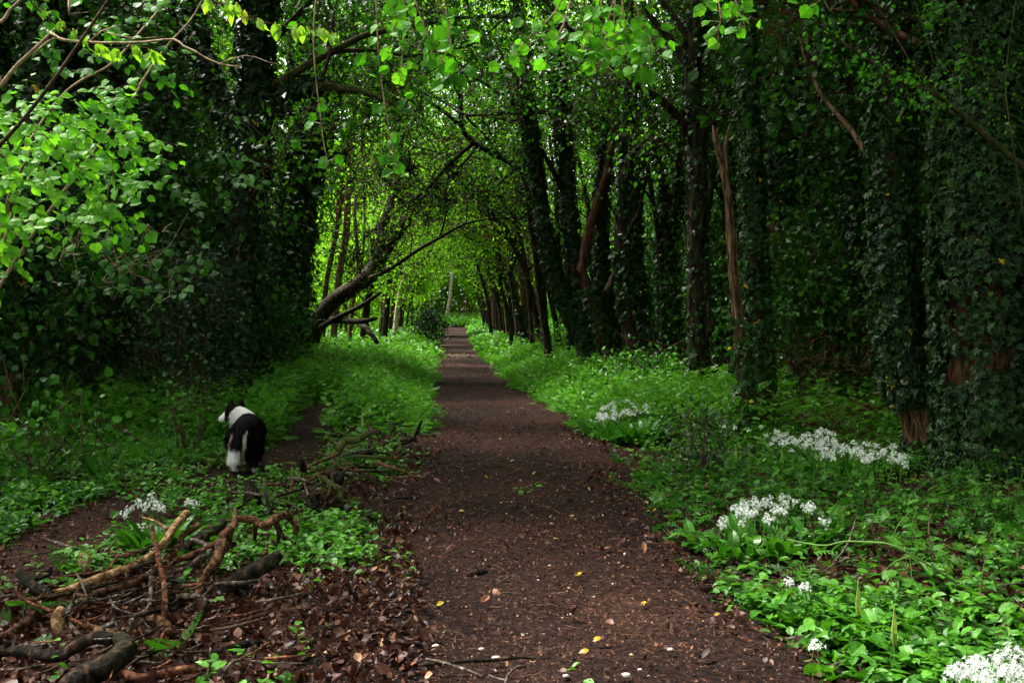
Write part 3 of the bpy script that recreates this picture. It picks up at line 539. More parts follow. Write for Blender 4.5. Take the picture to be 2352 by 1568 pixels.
SH = [(1560, 26, 2.0, 5.5, 'dark', .5), (1700, 20, 1.6, 4, 'dark', .42), (1850, 16, 1.4, 3.4, 'dark', .45), (1970, 17, 1.5, 4.4, 'dark', .5), (1905, 22, 2.2, 7, 'dark', .45), (2100, 15, 1.4, 4, 'dark', .4), (2200, 20, 2.2, 7, 'dark', .4), (2380, 15, 1.8, 5, 'dark', .4), (2500, 11, 1.6, 5, 'dark', .35),
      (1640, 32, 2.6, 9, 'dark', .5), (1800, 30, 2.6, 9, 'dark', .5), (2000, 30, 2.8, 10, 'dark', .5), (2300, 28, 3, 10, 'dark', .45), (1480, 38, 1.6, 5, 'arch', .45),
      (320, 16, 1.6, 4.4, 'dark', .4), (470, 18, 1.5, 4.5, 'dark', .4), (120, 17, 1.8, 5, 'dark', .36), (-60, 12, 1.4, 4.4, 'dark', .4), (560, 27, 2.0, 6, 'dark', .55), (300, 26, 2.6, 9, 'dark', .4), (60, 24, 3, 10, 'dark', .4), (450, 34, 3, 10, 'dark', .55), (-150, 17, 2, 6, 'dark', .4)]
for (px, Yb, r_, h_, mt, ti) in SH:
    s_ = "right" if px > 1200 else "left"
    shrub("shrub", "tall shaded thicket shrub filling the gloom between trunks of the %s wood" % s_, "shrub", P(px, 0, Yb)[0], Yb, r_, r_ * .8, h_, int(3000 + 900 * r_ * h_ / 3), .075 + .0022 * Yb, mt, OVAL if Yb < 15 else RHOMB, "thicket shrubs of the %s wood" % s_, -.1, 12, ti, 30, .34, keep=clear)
for (x, y) in [(-9, 37), (-7.5, 44), (-11, 50), (-9.5, 58), (-11, 68), (-9.4, 78), (-14, 42), (-13, 90), (-8.2, 95), (-4.6, 104), (-11, 106), (-.5, 100), (-17, 62), (-20, 85)]:
    shrub("shrub", "bright young leafy tree beyond the far left bank, one of a loose stand", "young tree", x, y, 2.0, 1.9, (5 + 2.5 * R()) if x > -12 else 10 + 5 * R(), 3000, .12 + .001 * y, 'springlit', RHOMB, "bright young trees beyond the far bank", 0, 14, .68, 30, .5, 'twig', keep=clear)
for (x, y) in [(4.5, 42), (5.5, 50), (4, 58), (3.5, 68), (1.5, 80), (6, 88), (9, 60), (10, 42)]:
    shrub("shrub", "green young leafy tree behind the coppice row of the right bank", "young tree", x, y, 2.0, 1.8, 8 + 4 * R(), 4500, .12 + .001 * y, 'arch' if x > 3 else 'springlit', RHOMB, "young trees behind the right bank", 0, 14, .3, 30, .5, 'twig', keep=clear)  # most take a darker leaf and low tint, painting in the right-hand shade

# wood beyond: reads as one mass
wb, wd = Bag(), Bag()
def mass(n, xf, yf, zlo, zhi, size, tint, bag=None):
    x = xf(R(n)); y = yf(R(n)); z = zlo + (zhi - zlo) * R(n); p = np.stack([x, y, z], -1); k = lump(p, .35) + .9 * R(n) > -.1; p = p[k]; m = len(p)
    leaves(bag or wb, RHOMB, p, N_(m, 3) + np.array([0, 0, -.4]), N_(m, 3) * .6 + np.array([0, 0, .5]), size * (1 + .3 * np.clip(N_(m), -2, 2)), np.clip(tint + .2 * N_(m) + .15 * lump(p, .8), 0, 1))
mass(30000, lambda u: -16 + 20 * u, lambda u: 108 + 3 * u, .3, 9, .3, .55)
mass(120000, lambda u: -46 + 72 * u, lambda u: 112 + 10 * u, 0, 42, .5, .6)
mass(110000, lambda u: -30 - 8 * u, lambda u: 56 + 62 * u, 0, 32, .45, .5)
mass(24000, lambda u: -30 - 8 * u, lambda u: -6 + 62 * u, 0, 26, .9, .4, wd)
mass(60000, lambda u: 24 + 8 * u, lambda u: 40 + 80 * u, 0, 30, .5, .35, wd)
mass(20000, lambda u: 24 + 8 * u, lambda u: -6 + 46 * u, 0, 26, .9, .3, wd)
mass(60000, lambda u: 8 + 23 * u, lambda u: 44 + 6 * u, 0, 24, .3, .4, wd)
mass(40000, lambda u: -16 + 10 * u, lambda u: 66 + 5 * u, 3, 13, .3, .65)
mass(30000, lambda u: -40 + 22 * u, lambda u: 60 + 8 * u, 5, 26, .34, .62)
mass(30000, lambda u: -16 + 26 * u, lambda u: 98 + 10 * u, 7, 38, .36, .7)
tag(wd.obj("shaded_woodland", M['dark'], None, off=(0, 0, 0)), "mass of dark shaded foliage deep behind the trunks", "woodland", kind='stuff')  # these masses use the darker leaf, their shade painted into the colour
tag(wb.obj("distant_woodland", M['springlit'], None, off=(0, 0, 0)), "mass of green woodland foliage closing the view beyond the trunks", "woodland", kind='stuff')
# leaf roof added out of view to shade the wood, gaps placed for light
rb = Bag(); n = 150000
x = -34 + 72 * R(n); y = -26 + 104 * R(n); z = np.maximum(8.5, 3.4 + .345 * np.maximum(y, 0)) + 4.5 * R(n); p = np.stack([x, y, z], -1)
hole = np.zeros(n, bool)
for (hx, hy, ax, ay) in [(-6.0, 4.6, 5.6, 5.2), (1.8, .2, 2.7, 2.6), (-3.0, 23, 3.8, 8.5), (-6.5, 20, 3, 6), (-7.5, 52, 9, 26), (-6, 92, 16, 16), (-16, 40, 8, 14), (-13, -4, 8, 7)]:
    hole |= ((x - hx - (z - 8.5) * -.2) / ax) ** 2 + ((y - hy) / ay) ** 2 + .3 * lump(p, .7) < 1
hole |= (x < 2.6) & (y > 27)
k = ~hole & (lump(p, .45) + 1.2 * R(n) > -.12); p = p[k]; m = len(p)
leaves(rb, RHOMB, p, N_(m, 3), N_(m, 3) * .5 + np.array([0, 0, .8]), .62 * (1 + .3 * np.clip(N_(m), -2, 2)), R(m))
tag(rb.obj("added_shade_canopy", M['arch'], None, off=(0, 0, 0)), "unseen leaf canopy added over the wood to shade it, with light gaps", "canopy", kind='stuff')
# ------------------------------------------------------------------ ground cover
def scatter(n, x0, x1, y0, y1, lod=0.):
    x = x0 + (x1 - x0) * R(n); y = y0 + (y1 - y0) * R(n); k = R(n) < np.minimum(1, (7 / np.maximum(y, 2)) ** lod); return x[k], y[k]
def offpath(x, y, m=0.): return (x < pathL(y) - m) | (x > pathR(y) + m)
def edge_dist(x, y): return np.maximum(pathL(y) - x, x - pathR(y))
def zone_density(x, y):
    p = np.stack([x, y, gz(x, y)], -1); q = toPx(p); d = np.ones(len(x)); nz = lump(np.stack([x, y, 0 * x], -1), 1.6)
    d *= smooth(-.12, .3, edge_dist(x, y) + .17 * lump(np.stack([x, y, 0 * x], -1), 3.2)); sp_ = sidepath(x, y)
    d *= smooth(.0, .3, sp_ + .1 * nz); lit = inpoly(q, LITTER); d[lit] *= .02
    pile = inpoly(q, [(680, 1140), (690, 1050), (790, 985), (900, 970), (1000, 1010), (960, 1090), (900, 1180), (820, 1160)]); d[pile] *= .25; strip = inpoly(q, [(230, 1135), (440, 1150), (640, 1075), (760, 1100), (985, 1080), (930, 1180), (870, 1290), (780, 1320), (230, 1345)]); d[strip] *= .10; gr = (x > 1.3) & (y < 11) & (y > 5.2); d[gr] *= .42; dk = (x - pathR(y) > 2.6) & (y > 11.3) & (y < 26); d[dk] *= .22
    for ga, gb, gr_ in ((1440, 1005, .75), (1440, 1040, .5), (1752, 1235, .22), (1850, 1070, .4), (2000, 1085, .4), (365, 1262, .22), (1672, 1015, .25)):
        c_ = G(ga, gb); d *= np.where(np.hypot(x - c_[0], y - c_[1]) < gr_, .12, 1)
    d *= np.where(nz + .35 * lump(np.stack([x, y, 0 * x + 3], -1), .7) < -.55, .3, 1); return d
def herbs(bag, x, y, h, k, size, tpl, tint, stembag=None, pitch=.15, wide=1.0):
    n = len(x); g = gz(x, y); lean = N_(n, 2) * .18; a0 = R(n) * 6.28
    for j in range(k):
        t = (j + .6) / k; a = a0 + j * 2.4 + N_(n) * .3; hh = h * t
        p = np.stack([x + lean[:, 0] * hh, y + lean[:, 1] * hh, g + hh], -1)
        dr = np.stack([np.cos(a), np.sin(a), pitch + .35 * N_(n)], -1); nm = np.array([0, 0, 1.]) + N_(n, 3) * .3
        leaves(bag, tpl, p, dr, nm, size * (1.15 - .35 * t) * (1 + .25 * np.clip(N_(n), -2, 2)), np.clip(tint + .2 * (t - .5) + .16 * N_(n), 0, 1), wide)
    if stembag is not None: sticks(stembag, np.stack([x, y, g - .01], -1), np.stack([x + lean[:, 0] * h, y + lean[:, 1] * h, g + h], -1), .0028, .0015, .04)
hb, sb_ = Bag(), Bag()
# nearer woodland herbs (both sides), mixed leaf kinds
x, y = scatter(26000, -9, 10, 4.0, 16, .5); k = (R(len(x)) < zone_density(x, y)); x, y = x[k], y[k]
ed = np.minimum(edge_dist(x, y), sidepath(x, y) + .2); hh = (.05 + .17 * smooth(0, 1.6, ed)) * (.6 + .8 * R(len(x))); right = x > pathR(y); nz = lump(np.stack([x, y, 0 * x], -1), .9)
kind = R(len(x)) + .25 * nz
for lo, hi, tpl, kk, sz, ti, pi, wd in [(-9, .35, OVAL, 7, .062, .55, .15, .9), (.35, .62, OVAL, 5, .075, .65, .05, .75), (.62, .8, FROND, 4, .16, .5, .35, 1), (.8, 9, LOBED, 5, .06, .6, .1, 1)]:
    m = (kind > lo) & (kind <= hi); herbs(hb, x[m], y[m], hh[m], kk, sz, tpl, ti + .15 * nz[m], sb_ if kk < 7 else None, pi, wd)
# far banks: soft feathery green
for (n, x0, x1, y0, y1, lod, h0, sz, kk) in [(38000, -9, 9, 12, 32, .3, .56, .17, 6), (30000, -14, 10, 30, 96, .5, .55, .24, 6)]:
    x, y = scatter(n, x0, x1, y0, y1, lod)
    if y1 > 50: x = x + xc(y)
    k = R(len(x)) < zone_density(x, y); x, y = x[k], y[k]
    hh = h0 * (.35 + .65 * smooth(0, 1.2, edge_dist(x, y))) * (.7 + .6 * R(len(x))); m = R(len(x)) < .6; nz = lump(np.stack([x, y, 0 * x], -1), .6)
    herbs(hb, x[m], y[m], hh[m], kk, sz, FROND if y1 < 50 else OVAL, .9 + .18 * nz[m], None, .45); herbs(hb, x[~m], y[~m], hh[~m], kk + 1, sz * .5, RHOMB, .9 + .18 * nz[~m], None, .3)
x, y = scatter(26000, -30, 26, 92, 125, .1); herbs(hb, x, y, .5 + .3 * R(len(x)), 3, .4, RHOMB, .85, None, .6)
tag(hb.obj("herb_ground_cover", M['herb'], None, off=(0, 0, 0)), "low leafy woodland herbs covering the ground beside the paths", "ground cover", kind='stuff')
tag(sb_.obj("herb_stalk_undergrowth", M['stem'], None, off=(0, 0, 0)), "thin stalks of the woodland herbs", "ground cover", kind='stuff')
# ground ivy carpet on the right and under the trees
ib = Bag(); x, y = scatter(90000, -9, 11, 4.0, 19, .4); dens = zone_density(x, y); k = R(len(x)) < dens * np.where(x > 0, 1, .55); x, y = x[k], y[k]; n = len(x)
p = np.stack([x, y, gz(x, y) + .015 + .075 * R(n) * smooth(0, .8, edge_dist(x, y))], -1)
leaves(ib, IVY, p, np.stack([N_(n), N_(n) - .3, .2 * N_(n)], -1), np.array([0, -.25, 1.]) + N_(n, 3) * .33, .058 * (1 + .3 * np.clip(N_(n), -1.8, 2)), np.clip(.72 + .2 * lump(p, .8) + .2 * N_(n), 0, .97))
tag(ib.obj("ivy_ground_cover", M['ivy'], None, off=(0, 0, 0)), "carpet of dark trailing ivy leaves over the woodland floor", "ground cover", kind='stuff')
# big leaves in the bottom right corner
hb2 = Bag(); x, y = scatter(1900, .9, 3.4, 3.6, 5.6); k = R(len(x)) < zone_density(x, y) * .8; x, y = x[k], y[k]; herbs(hb2, x, y, .05 + .12 * R(len(x)), 5, .085, OVAL, .6, None, .1, .85)
x, y = scatter(900, -4.2, -2.4, 5.6, 8.4); k = R(len(x)) < zone_density(x, y) * .9; x, y = x[k], y[k]; herbs(hb2, x, y, .05 + .14 * R(len(x)), 5, .075, OVAL, .72, None, .1, .85)
# herb patches among the fallen branches
for (px, py, r_, n_) in [(340, 1240, .22, 60), (560, 1150, .3, 120), (430, 1130, .25, 80), (610, 1280, .2, 46), (720, 1270, .22, 70), (790, 1290, .16, 36), (690, 1210, .2, 40), (770, 1190, .2, 50), (860, 1070, .25, 90), (820, 1050, .25, 80), (250, 1290, .1, 10), (160, 1340, .12, 14), (285, 1310, .1, 8), (600, 1560, .12, 7), (760, 1240, .15, 40), (650, 1090, .2, 60), (1195, 1133, .07, 8), (1340, 1550, .05, 3)]:
    g_ = G(px, py); herbs(hb2, g_[0] + N_(n_) * r_, g_[1] + N_(n_) * r_ * 1.2, .04 + .13 * R(n_), 5, .055, OVAL, .7, None, .1, .95)
tag(hb2.obj("broadleaf_ground_cover", M['herb'], None, off=(0, 0, 0)), "fresh broad-leaved herbs growing in patches by the path and branches", "ground cover", kind='stuff')

# ------------------------------------------------------------------ dead leaves and path litter
db = Bag(); x, y = scatter(95000, -6, 4, 3.4, 14, .9); p = np.stack([x, y, surf(x, y)], -1); q = toPx(p)
lit = inpoly(q, LITTER); edl = edge_dist(x, y) + .16 * lump(p * [1, 1, 0], 2.6); dn = np.where(lit, 1, np.where(edl > .1, .25, np.where(edl > -.3, .20, .02))) * np.where(sidepath(x, y) < .05, .3, 1)
k = R(len(x)) < dn; p = p[k]; n = len(p); p[:, 2] += .004 + .02 * R(n)
leaves(db, DEAD, p, np.stack([N_(n), N_(n), .25 * N_(n)], -1), np.array([0, 0, 1.]) + N_(n, 3) * .55, .034 * (1 + .42 * np.clip(N_(n), -1.6, 2.4)), np.clip(.42 + .27 * N_(n), 0, 1), 1, 1.1)
tag(db.obj("leaf_litter", M['dead'], None, off=(0, 0, 0)), "reddish brown dead leaves littering the ground by the branches", "leaf litter", kind='stuff')
cb = Bag(); x, y = scatter(330000, -5.6, 2.8, 3.6, 30, 1.1); k = (edge_dist(x, y) < .25) | (sidepath(x, y) < .2); x, y = x[k], y[k]; n = len(x)
sz = .006 + .016 * R(n) ** 3; p = np.stack([x, y, surf(x, y) + .002 + .004 * R(n) + np.where(edge_dist(x, y) > 0, .012, 0)], -1)
leaves(cb, RHOMB, p, np.stack([N_(n), N_(n), .3 * N_(n)], -1), np.array([0, 0, 1.]) + N_(n, 3) * .5, sz * (1 + .02 * y), R(n) ** 1.25, 1.1, .5)
n2 = 16000; x, y = scatter(n2, -5.2, 2.4, 3.6, 18, 1.0); k = (edge_dist(x, y) < .35) | (sidepath(x, y) < .2); x, y = x[k], y[k]; n2 = len(x); a = R(n2) * 6.28; l = .02 + .10 * R(n2) ** 2
p = np.stack([x, y, surf(x, y) + .006], -1); e = p + np.stack([np.cos(a) * l, np.sin(a) * l, .012 * R(n2)], -1); sticks(cb, p, e, .0016, .001, .1, .25 + .65 * R(n2))
tag(cb.obj("path_debris", M['chips'], None, off=(0, 0, 0)), "bark chips, grit and twig bits strewn over the dirt paths", "debris", kind='stuff')
gb = Bag(); n = 900; x = xc(np.full(n, 36.)) + N_(n) * .6 + .25; y = 36 + N_(n) * .8; leaves(gb, RHOMB, np.stack([x, y, surf(x, y) + .01], -1), N_(n, 3) * np.array([1, 1, .2]), np.array([0, 0, 1.]) + .3 * N_(n, 3), .05, .97 + .03 * R(n))
tag(gb.obj("gravel", M['chips'], None, off=(0, 0, 0)), "patch of pale gravel across the far path", "gravel", kind='stuff')

# single fallen leaves and stones that stand out on the path
def one(name, tpl, mat, px, py, size, ang, label, cat, group=None, tint=.5, zz=.012):
    b = Bag(); g = G(px, py); g[2] = float(surf(np.array([g[0]]), np.array([g[1]]))[0]) + zz
    leaves(b, tpl, np.array([g]), np.array([[math.cos(ang), math.sin(ang), .15]]), np.array([[.2, -.35, 1.]]), size, tint, 1, .8); o = b.obj(name, M[mat]); return tag(o, label, cat, group)
YL = [(1054, 1181, "yellow fallen leaf on the path level with the small stones of the branch pile"), (1278, 1244, "yellow fallen leaf in mid path above the muddy clod"), (1352, 1503, "rounded yellow leaf near the bottom centre of the path"),
      (880, 1434, "bright orange-yellow folded leaf at the left side of the path"), (1003, 1399, "yellow-green leaf lying left of mid path below the mossy mud"), (1484, 1391, "small yellow leaf on the right half of the path"), (1378, 1474, "yellow-green leaf with a long stalk upright on the path"), (1325, 1328, "pale green leaf at the right end of the mossy mud patch")]
for k, (a, b, l) in enumerate(YL): one("fallen_leaf", IVY if k % 2 else OVAL, 'yellow', a, b, .042, k * 1.7, l, "fallen leaf", "yellow leaves fallen on the path", R())
for (a, b) in [(1700, 1385), (1640, 1420), (1180, 1062), (1120, 1100), (1290, 1020), (1355, 1130), (1240, 985), (1400, 1100), (1230, 1090), (1500, 1180), (1150, 1010), (1320, 1190)]:
    one("fallen_leaf", OVAL, 'yellow', a, b, .034, R() * 6, "small yellowish leaf fallen flat on the dark dirt path", "fallen leaf", "small yellow leaves scattered on the path", R())
def stone(px, py, r, label, group):
    g = G(px, py); g[2] = float(surf(np.array([g[0]]), np.array([g[1]]))[0]); b = Bag(); d = []
    for i in range(5):
        for j in range(9): th = math.pi * (i + .5) / 5; d.append((math.sin(th) * math.cos(j * .698), math.sin(th) * math.sin(j * .698), math.cos(th)))
    d = np.array(d); v = d * (1 + .16 * lump(d + g, 2))[:, None] * np.array([1.25, .9, .62]) * r + g + np.array([0, 0, r * .35])
    f = [(i * 9 + j, i * 9 + 9 + j, i * 9 + 9 + (j + 1) % 9, i * 9 + (j + 1) % 9) for i in range(4) for j in range(9)]; v = np.vstack([v, v[:9].mean(0), v[36:].mean(0)])
    f3 = [(45, j, (j + 1) % 9) for j in range(9)] + [(46, 36 + (j + 1) % 9, 36 + j) for j in range(9)]
    b.add(v, f3, f); tag(b.obj("stone", M['stone'], None, True), label, "stone", group)
for (a, b, r_) in [(1262, 1304, .012), (1308, 1416, .014), (1001, 1491, .020), (1106, 1497, .017), (1140, 1518, .026), (1300, 1560, .017), (1438, 1557, .026), (960, 1478, .012), (1540, 1496, .018), (1720, 1320, .016), (1470, 1540, .012), (890, 1382, .012)]:
    stone(a, b, r_ * .72, "small pale chalky stone lying loose on the dirt path", "pale stones on the path")
for (a, b, r_, l) in [(1098, 1322, .065, "black lump of mud on the rim of the mossy clod in the path"), (1144, 1338, .045, "small dark hollow clod on the lower rim of the mossy mud patch")]:
    g = G(a, b); bb = Bag()
    for k in range(7):
        c = g + N_(3) * np.array([r_ * .7, r_ * .5, .006]) + np.array([0, 0, .02]); d = nrm(N_(40, 3)); 
        tube(bb, [c - np.array([.5 * r_, 0, .012]), c, c + np.array([.5 * r_, .01, -.012])], [.008, r_ * .38, .01], 8, .012, .2)
    tag(bb.obj("mud_clod", M['darkwood'], None, True), l, "mud clod")

# ------------------------------------------------------------------ fallen branches
def knob(b, L, r, seg, rough):                     # knobbly dead wood with short broken side stubs
    n = len(L); k = max(int(np.linalg.norm(np.diff(L, axis=0), axis=1).sum() / .06), 4); c = catmull(L, k); rr = np.interp(np.linspace(0, 1, k), np.linspace(0, 1, n), r)
    if rough > .03:
        off = np.stack([lump(c * 1. + 7, 9), lump(c + 3, 9), lump(c - 5, 9)], -1) * (rr * .55)[:, None]; c = c + off; rr = rr * (1 + .13 * lump(c + 1, 17))
    tube(b, c, rr, seg + 2, .016, rough * 1.3)
    if .03 < rough < .19:
        for j in range(int(R() * 2.6 + k * .03)):
            i = rng.integers(1, k - 1); d = nrm(N_(3) + np.array([0, -.2, .5])); l = min(rr[i] * (2 + 5 * R()), .07); s_ = min(rr[i] * .42, .009); tube(b, [c[i], c[i] + d * l * .6, c[i] + d * l + N_(3) * l * .15], [s_, s_ * .8, s_ * .5], 6, .02, .1)
def HP(px, py, h): return G(px, py, h)
def branch(name, label, pts, dia, mat, cat="branch", group=None, forks=(), seg=9, rough=.09, zoom=True):
    """pts: (x, y, height above ground) in photo pixels; dia in photo pixels at each point"""
    cv = (lambda a, b: (a * .3418, 1033.6 + b * .3418)) if zoom else (lambda a, b: (a, b)); sc = .3418 if zoom else 1
    def line(q): return np.array([HP(*cv(a, b), h) for a, b, h in q])
    L = line(pts); b = Bag(); dd = np.atleast_1d(dia).astype(float); r = np.interp(np.linspace(0, 1, len(L)), np.linspace(0, 1, len(dd)), dd) * sc / 2 * L[:, 1] / F
    L[:, 2] = np.maximum(L[:, 2], gz(L[:, 0], L[:, 1]) + r * .6); knob(b, L, r, seg, rough)
    for q, d2 in forks:
        l2 = line(q); r2 = np.linspace(1, .5, len(l2)) * d2 * sc / 2 * l2[:, 1] / F; knob(b, l2, r2, 7, rough)
    return tag(b.obj(name, M[mat], None, True), label, cat, group)
branch("branch", "long pale ringed branch propped across the pile, smooth and tan", [(1260, 425, .30), (1180, 510, .27), (1125, 600, .24), (1070, 675, .2), (940, 750, .17), (800, 805, .14), (660, 855, .11), (540, 905, .08), (470, 935, .06), (370, 968, .05)], [52, 52, 55, 54, 54, 58], 'birchlog', forks=[([(1130, 540, .25), (1060, 490, .29), (1010, 465, .30), (960, 450, .3)], 26)], rough=.05)
branch("branch", "dark mossy branch running just below the pale ringed one", [(1335, 500, .22), (1225, 570, .2), (1205, 640, .18), (1100, 750, .15), (980, 840, .12), (860, 900, .1), (720, 935, .08), (620, 970, .06), (560, 1010, .05), (440, 1040, .04), (330, 1075, .04), (230, 1110, .04), (140, 1190, .03), (0, 1270, .03), (-150, 1330, .03)], [38, 44, 46, 50, 48, 46, 44, 46, 56, 60, 70, 80], 'brownwood')
branch("branch", "upright thin reddish-grey stick standing through the middle of the pile", [(1010, 508, .33), (1045, 620, .27), (1070, 760, .2), (1098, 870, .15), (1115, 990, .1), (1100, 1120, .06), (1070, 1190, .03), (1035, 1275, .02)], [22, 34, 36, 40, 36, 40], 'redwood', forks=[([(1095, 1140, .05), (1060, 1210, .02), (1110, 1225, .01), (1180, 1230, .01)], 16)])
branch("branch", "curved grey stick dropping from the pile to the litter", [(1130, 740, .2), (1060, 770, .19), (1010, 850, .16), (1012, 950, .11), (1005, 1050, .07), (930, 1105, .04), (880, 1160, .02), (855, 1235, .01)], [26, 30, 26, 22], 'greywood')
branch("branch", "stout brown peeling branch rising from the litter to the top of the pile", [(1578, 400, .33), (1578, 480, .3), (1545, 540, .27), (1500, 600, .23), (1480, 690, .18), (1420, 800, .13), (1360, 880, .08), (1340, 960, .04), (1320, 1010, .02)], [18, 42, 72, 70, 66, 62, 56], 'brownwood', forks=[([(1560, 530, .28), (1545, 620, .2), (1560, 660, .15)], 34)])
branch("branch", "thick wavy root-like branch snaking along the back of the pile", [(1590, 458, .27), (1690, 470, .25), (1740, 495, .23), (1790, 512, .22), (1850, 462, .26), (1900, 432, .27), (1960, 458, .23), (1988, 520, .18), (1975, 565, .14)], [46, 50, 54, 48, 44, 40], 'brownwood', forks=[([(1850, 470, .25), (1875, 540, .18), (1920, 600, .12), (1985, 622, .08)], 40), ([(1868, 500, .22), (1872, 580, .12), (1862, 640, .05)], 30), ([(1715, 500, .22), (1712, 590, .12), (1705, 660, .04)], 34)])
branch("branch", "slender reddish branch slanting down leftward through the pile", [(1585, 420, .32), (1570, 500, .28), (1540, 560, .25), (1400, 650, .2), (1260, 712, .16), (1170, 752, .13), (1090, 790, .1)], [20, 30, 30, 34, 34, 30], 'redwood')
branch("log", "black weathered log with a split pale end pointing up right", [(1868, 700, .22), (1790, 762, .18), (1690, 835, .13), (1570, 905, .08), (1450, 940, .04), (1380, 960, .03)], [60, 100, 112, 112, 96, 60], 'darkwood', "log", rough=.14)
branch("log", "thick black bark-covered log at the bottom of the heap", [(800, 1262, .13), (850, 1310, .12), (830, 1370, .10), (740, 1425, .09), (620, 1480, .07), (500, 1550, .06), (420, 1640, .05)], [90, 150, 165, 175, 185, 190], 'darkwood', "log", rough=.12)
branch("log", "black log with a worn tan patch lying behind the thickest log", [(760, 1290, .1), (650, 1275, .1), (560, 1310, .09), (490, 1350, .07), (380, 1392, .05), (240, 1375, .05), (90, 1350, .03), (-60, 1380, .03)], [80, 96, 92, 84, 80, 70, 60], 'darkwood', "log", rough=.12)
branch("branch", "smooth cinnamon-brown branch along the bottom edge below the black logs", [(1310, 1478, .03), (1200, 1482, .04), (1080, 1512, .04), (960, 1532, .04), (880, 1520, .04), (800, 1500, .04), (700, 1530, .03)], [62, 66, 62, 70, 60], 'redwood')
branch("stick", "pale grey stick lying level in front of the black logs", [(80, 1320, .03), (250, 1310, .03), (400, 1290, .06), (560, 1275, .09), (780, 1262, .16)], [16, 15, 13, 10], 'greywood', "stick")
branch("stick", "thin curved tan stick at the left end of the pile, tip raised", [(108, 915, .17), (130, 980, .14), (220, 1030, .11), (330, 1070, .09), (440, 1118, .07), (560, 1170, .04), (630, 1205, .02)], [10, 22, 24, 26, 24], 'redwood', "stick")
branch("branch", "grey forked branch bending down at the front of the pile", [(620, 1000, .07), (520, 1025, .09), (475, 1060, .08), (462, 1120, .06), (488, 1190, .03), (545, 1262, .015)], [30, 36, 36, 32], 'greywood')
branch("stick", "crooked silver-grey stick in the middle of the pile", [(1285, 600, .2), (1390, 640, .18), (1410, 705, .15), (1335, 732, .13), (1280, 792, .1), (1200, 806, .09), (1150, 860, .06), (1145, 945, .03), (1165, 972, .02)], [32, 34, 32, 28, 24], 'greywood', "stick")
branch("log", "short tan log end lying alone above the pale ringed branch", [(575, 715, .10), (565, 745, .09), (585, 790, .06), (605, 835, .03)], [84, 104, 90, 60], 'barktan', "log")
branch("log", "pale peeling piece of wood standing in the litter", [(405, 1065, .1), (400, 1130, .07), (392, 1190, .04), (385, 1240, .01)], [50, 84, 80, 56], 'birchlog', "log")
branch("log", "brown chunk of wood lying under the upright reddish-grey stick", [(980, 1105, .05), (1050, 1140, .05), (1100, 1185, .04), (1130, 1235, .03)], [60, 84, 84, 60], 'brownwood', "log")
branch("log", "smooth reddish-tan wood stub just above the black logs", [(640, 1198, .07), (690, 1222, .06), (740, 1245, .05), (790, 1262, .04)], [46, 70, 72, 66], 'barktan', "log")
branch("branch", "black burnt-looking branch at the left end with a ragged arm", [(128, 820, .12), (165, 862, .1), (215, 905, .08), (285, 945, .06), (345, 1000, .04)], [50, 62, 58, 60], 'darkwood', forks=[([(190, 880, .09), (255, 862, .1), (315, 842, .1), (350, 815, .11)], 36)], rough=.18)
branch("stick", "thin pale wiggly twig across the litter below the pile", [(725, 970, .05), (755, 1030, .05), (800, 1072, .04), (880, 1098, .03), (950, 1112, .02), (985, 1175, .02), (1045, 1205, .01)], [18, 18, 14, 10], 'greywood', "stick")
branch("branch", "grey branch with a hooked end lying right of centre in the litter", [(1180, 985, .06), (1260, 978, .06), (1330, 988, .06), (1375, 1012, .05), (1370, 1050, .04), (1320, 1100, .03), (1300, 1160, .02), (1288, 1230, .01)], [34, 46, 44, 36, 32], 'greywood')
branch("log", "dark slim log in the leaf litter to the right of the pile", [(1380, 1370, .03), (1490, 1342, .04), (1600, 1312, .04), (1700, 1296, .04), (1810, 1286, .03)], [30, 50, 54, 46], 'darkwood', "log")
branch("stick", "grey bent stick at the bottom edge right of the pile", [(1700, 1400, .05), (1620, 1405, .06), (1545, 1438, .05), (1508, 1480, .04), (1500, 1540, .02), (1500, 1600, .01)], [14, 22, 24, 26], 'greywood', "stick", forks=[([(1620, 1405, .05), (1800, 1425, .05), (2000, 1430, .03), (2115, 1425, .01)], 12)])
branch("stick", "thin pale twig standing up in the litter near the bottom edge", [(1415, 1325, .12), (1405, 1400, .08), (1400, 1490, .03), (1350, 1570, .01)], [12, 12, 14], 'greywood', "stick")
branch("log", "dark rotten log lying under the back of the pile", [(1500, 480, .14), (1430, 545, .13), (1350, 610, .12), (1230, 680, .08), (1130, 740, .05)], [70, 100, 104, 96, 80], 'darkwood', "log")
branch("stick", "very thin dark twig crossing the litter in front of the hooked branch", [(1560, 1060, .05), (1400, 1090, .05), (1250, 1130, .04), (1130, 1135, .02)], [7, 8, 6], 'twig', "stick", forks=[([(1560, 1060, .05), (1450, 1110, .03), (1290, 1170, .02), (1150, 1200, .01)], 7)])
branch("stick", "long thin dark stick lying just behind the black weathered log", [(1060, 860, .06), (1200, 875, .07), (1400, 885, .06), (1600, 880, .04)], [14, 15, 12], 'twig', "stick")
branch("stick", "pair of pale splintered twigs rising behind the pile", [(1775, 190, .34), (1785, 260, .26), (1800, 340, .16), (1815, 420, .06)], [20, 24, 24], 'greywood', "stick", forks=[([(1815, 410, .06), (1850, 330, .17), (1858, 280, .22), (1845, 245, .26)], 16)])
branch("stump", "low charred tree stump behind the branch pile by the dog's path", [(1660, 205, .17), (1680, 240, .13), (1695, 300, .06), (1705, 350, .0)], [50, 100, 130, 150], 'darkwood', "stump", rough=.2)
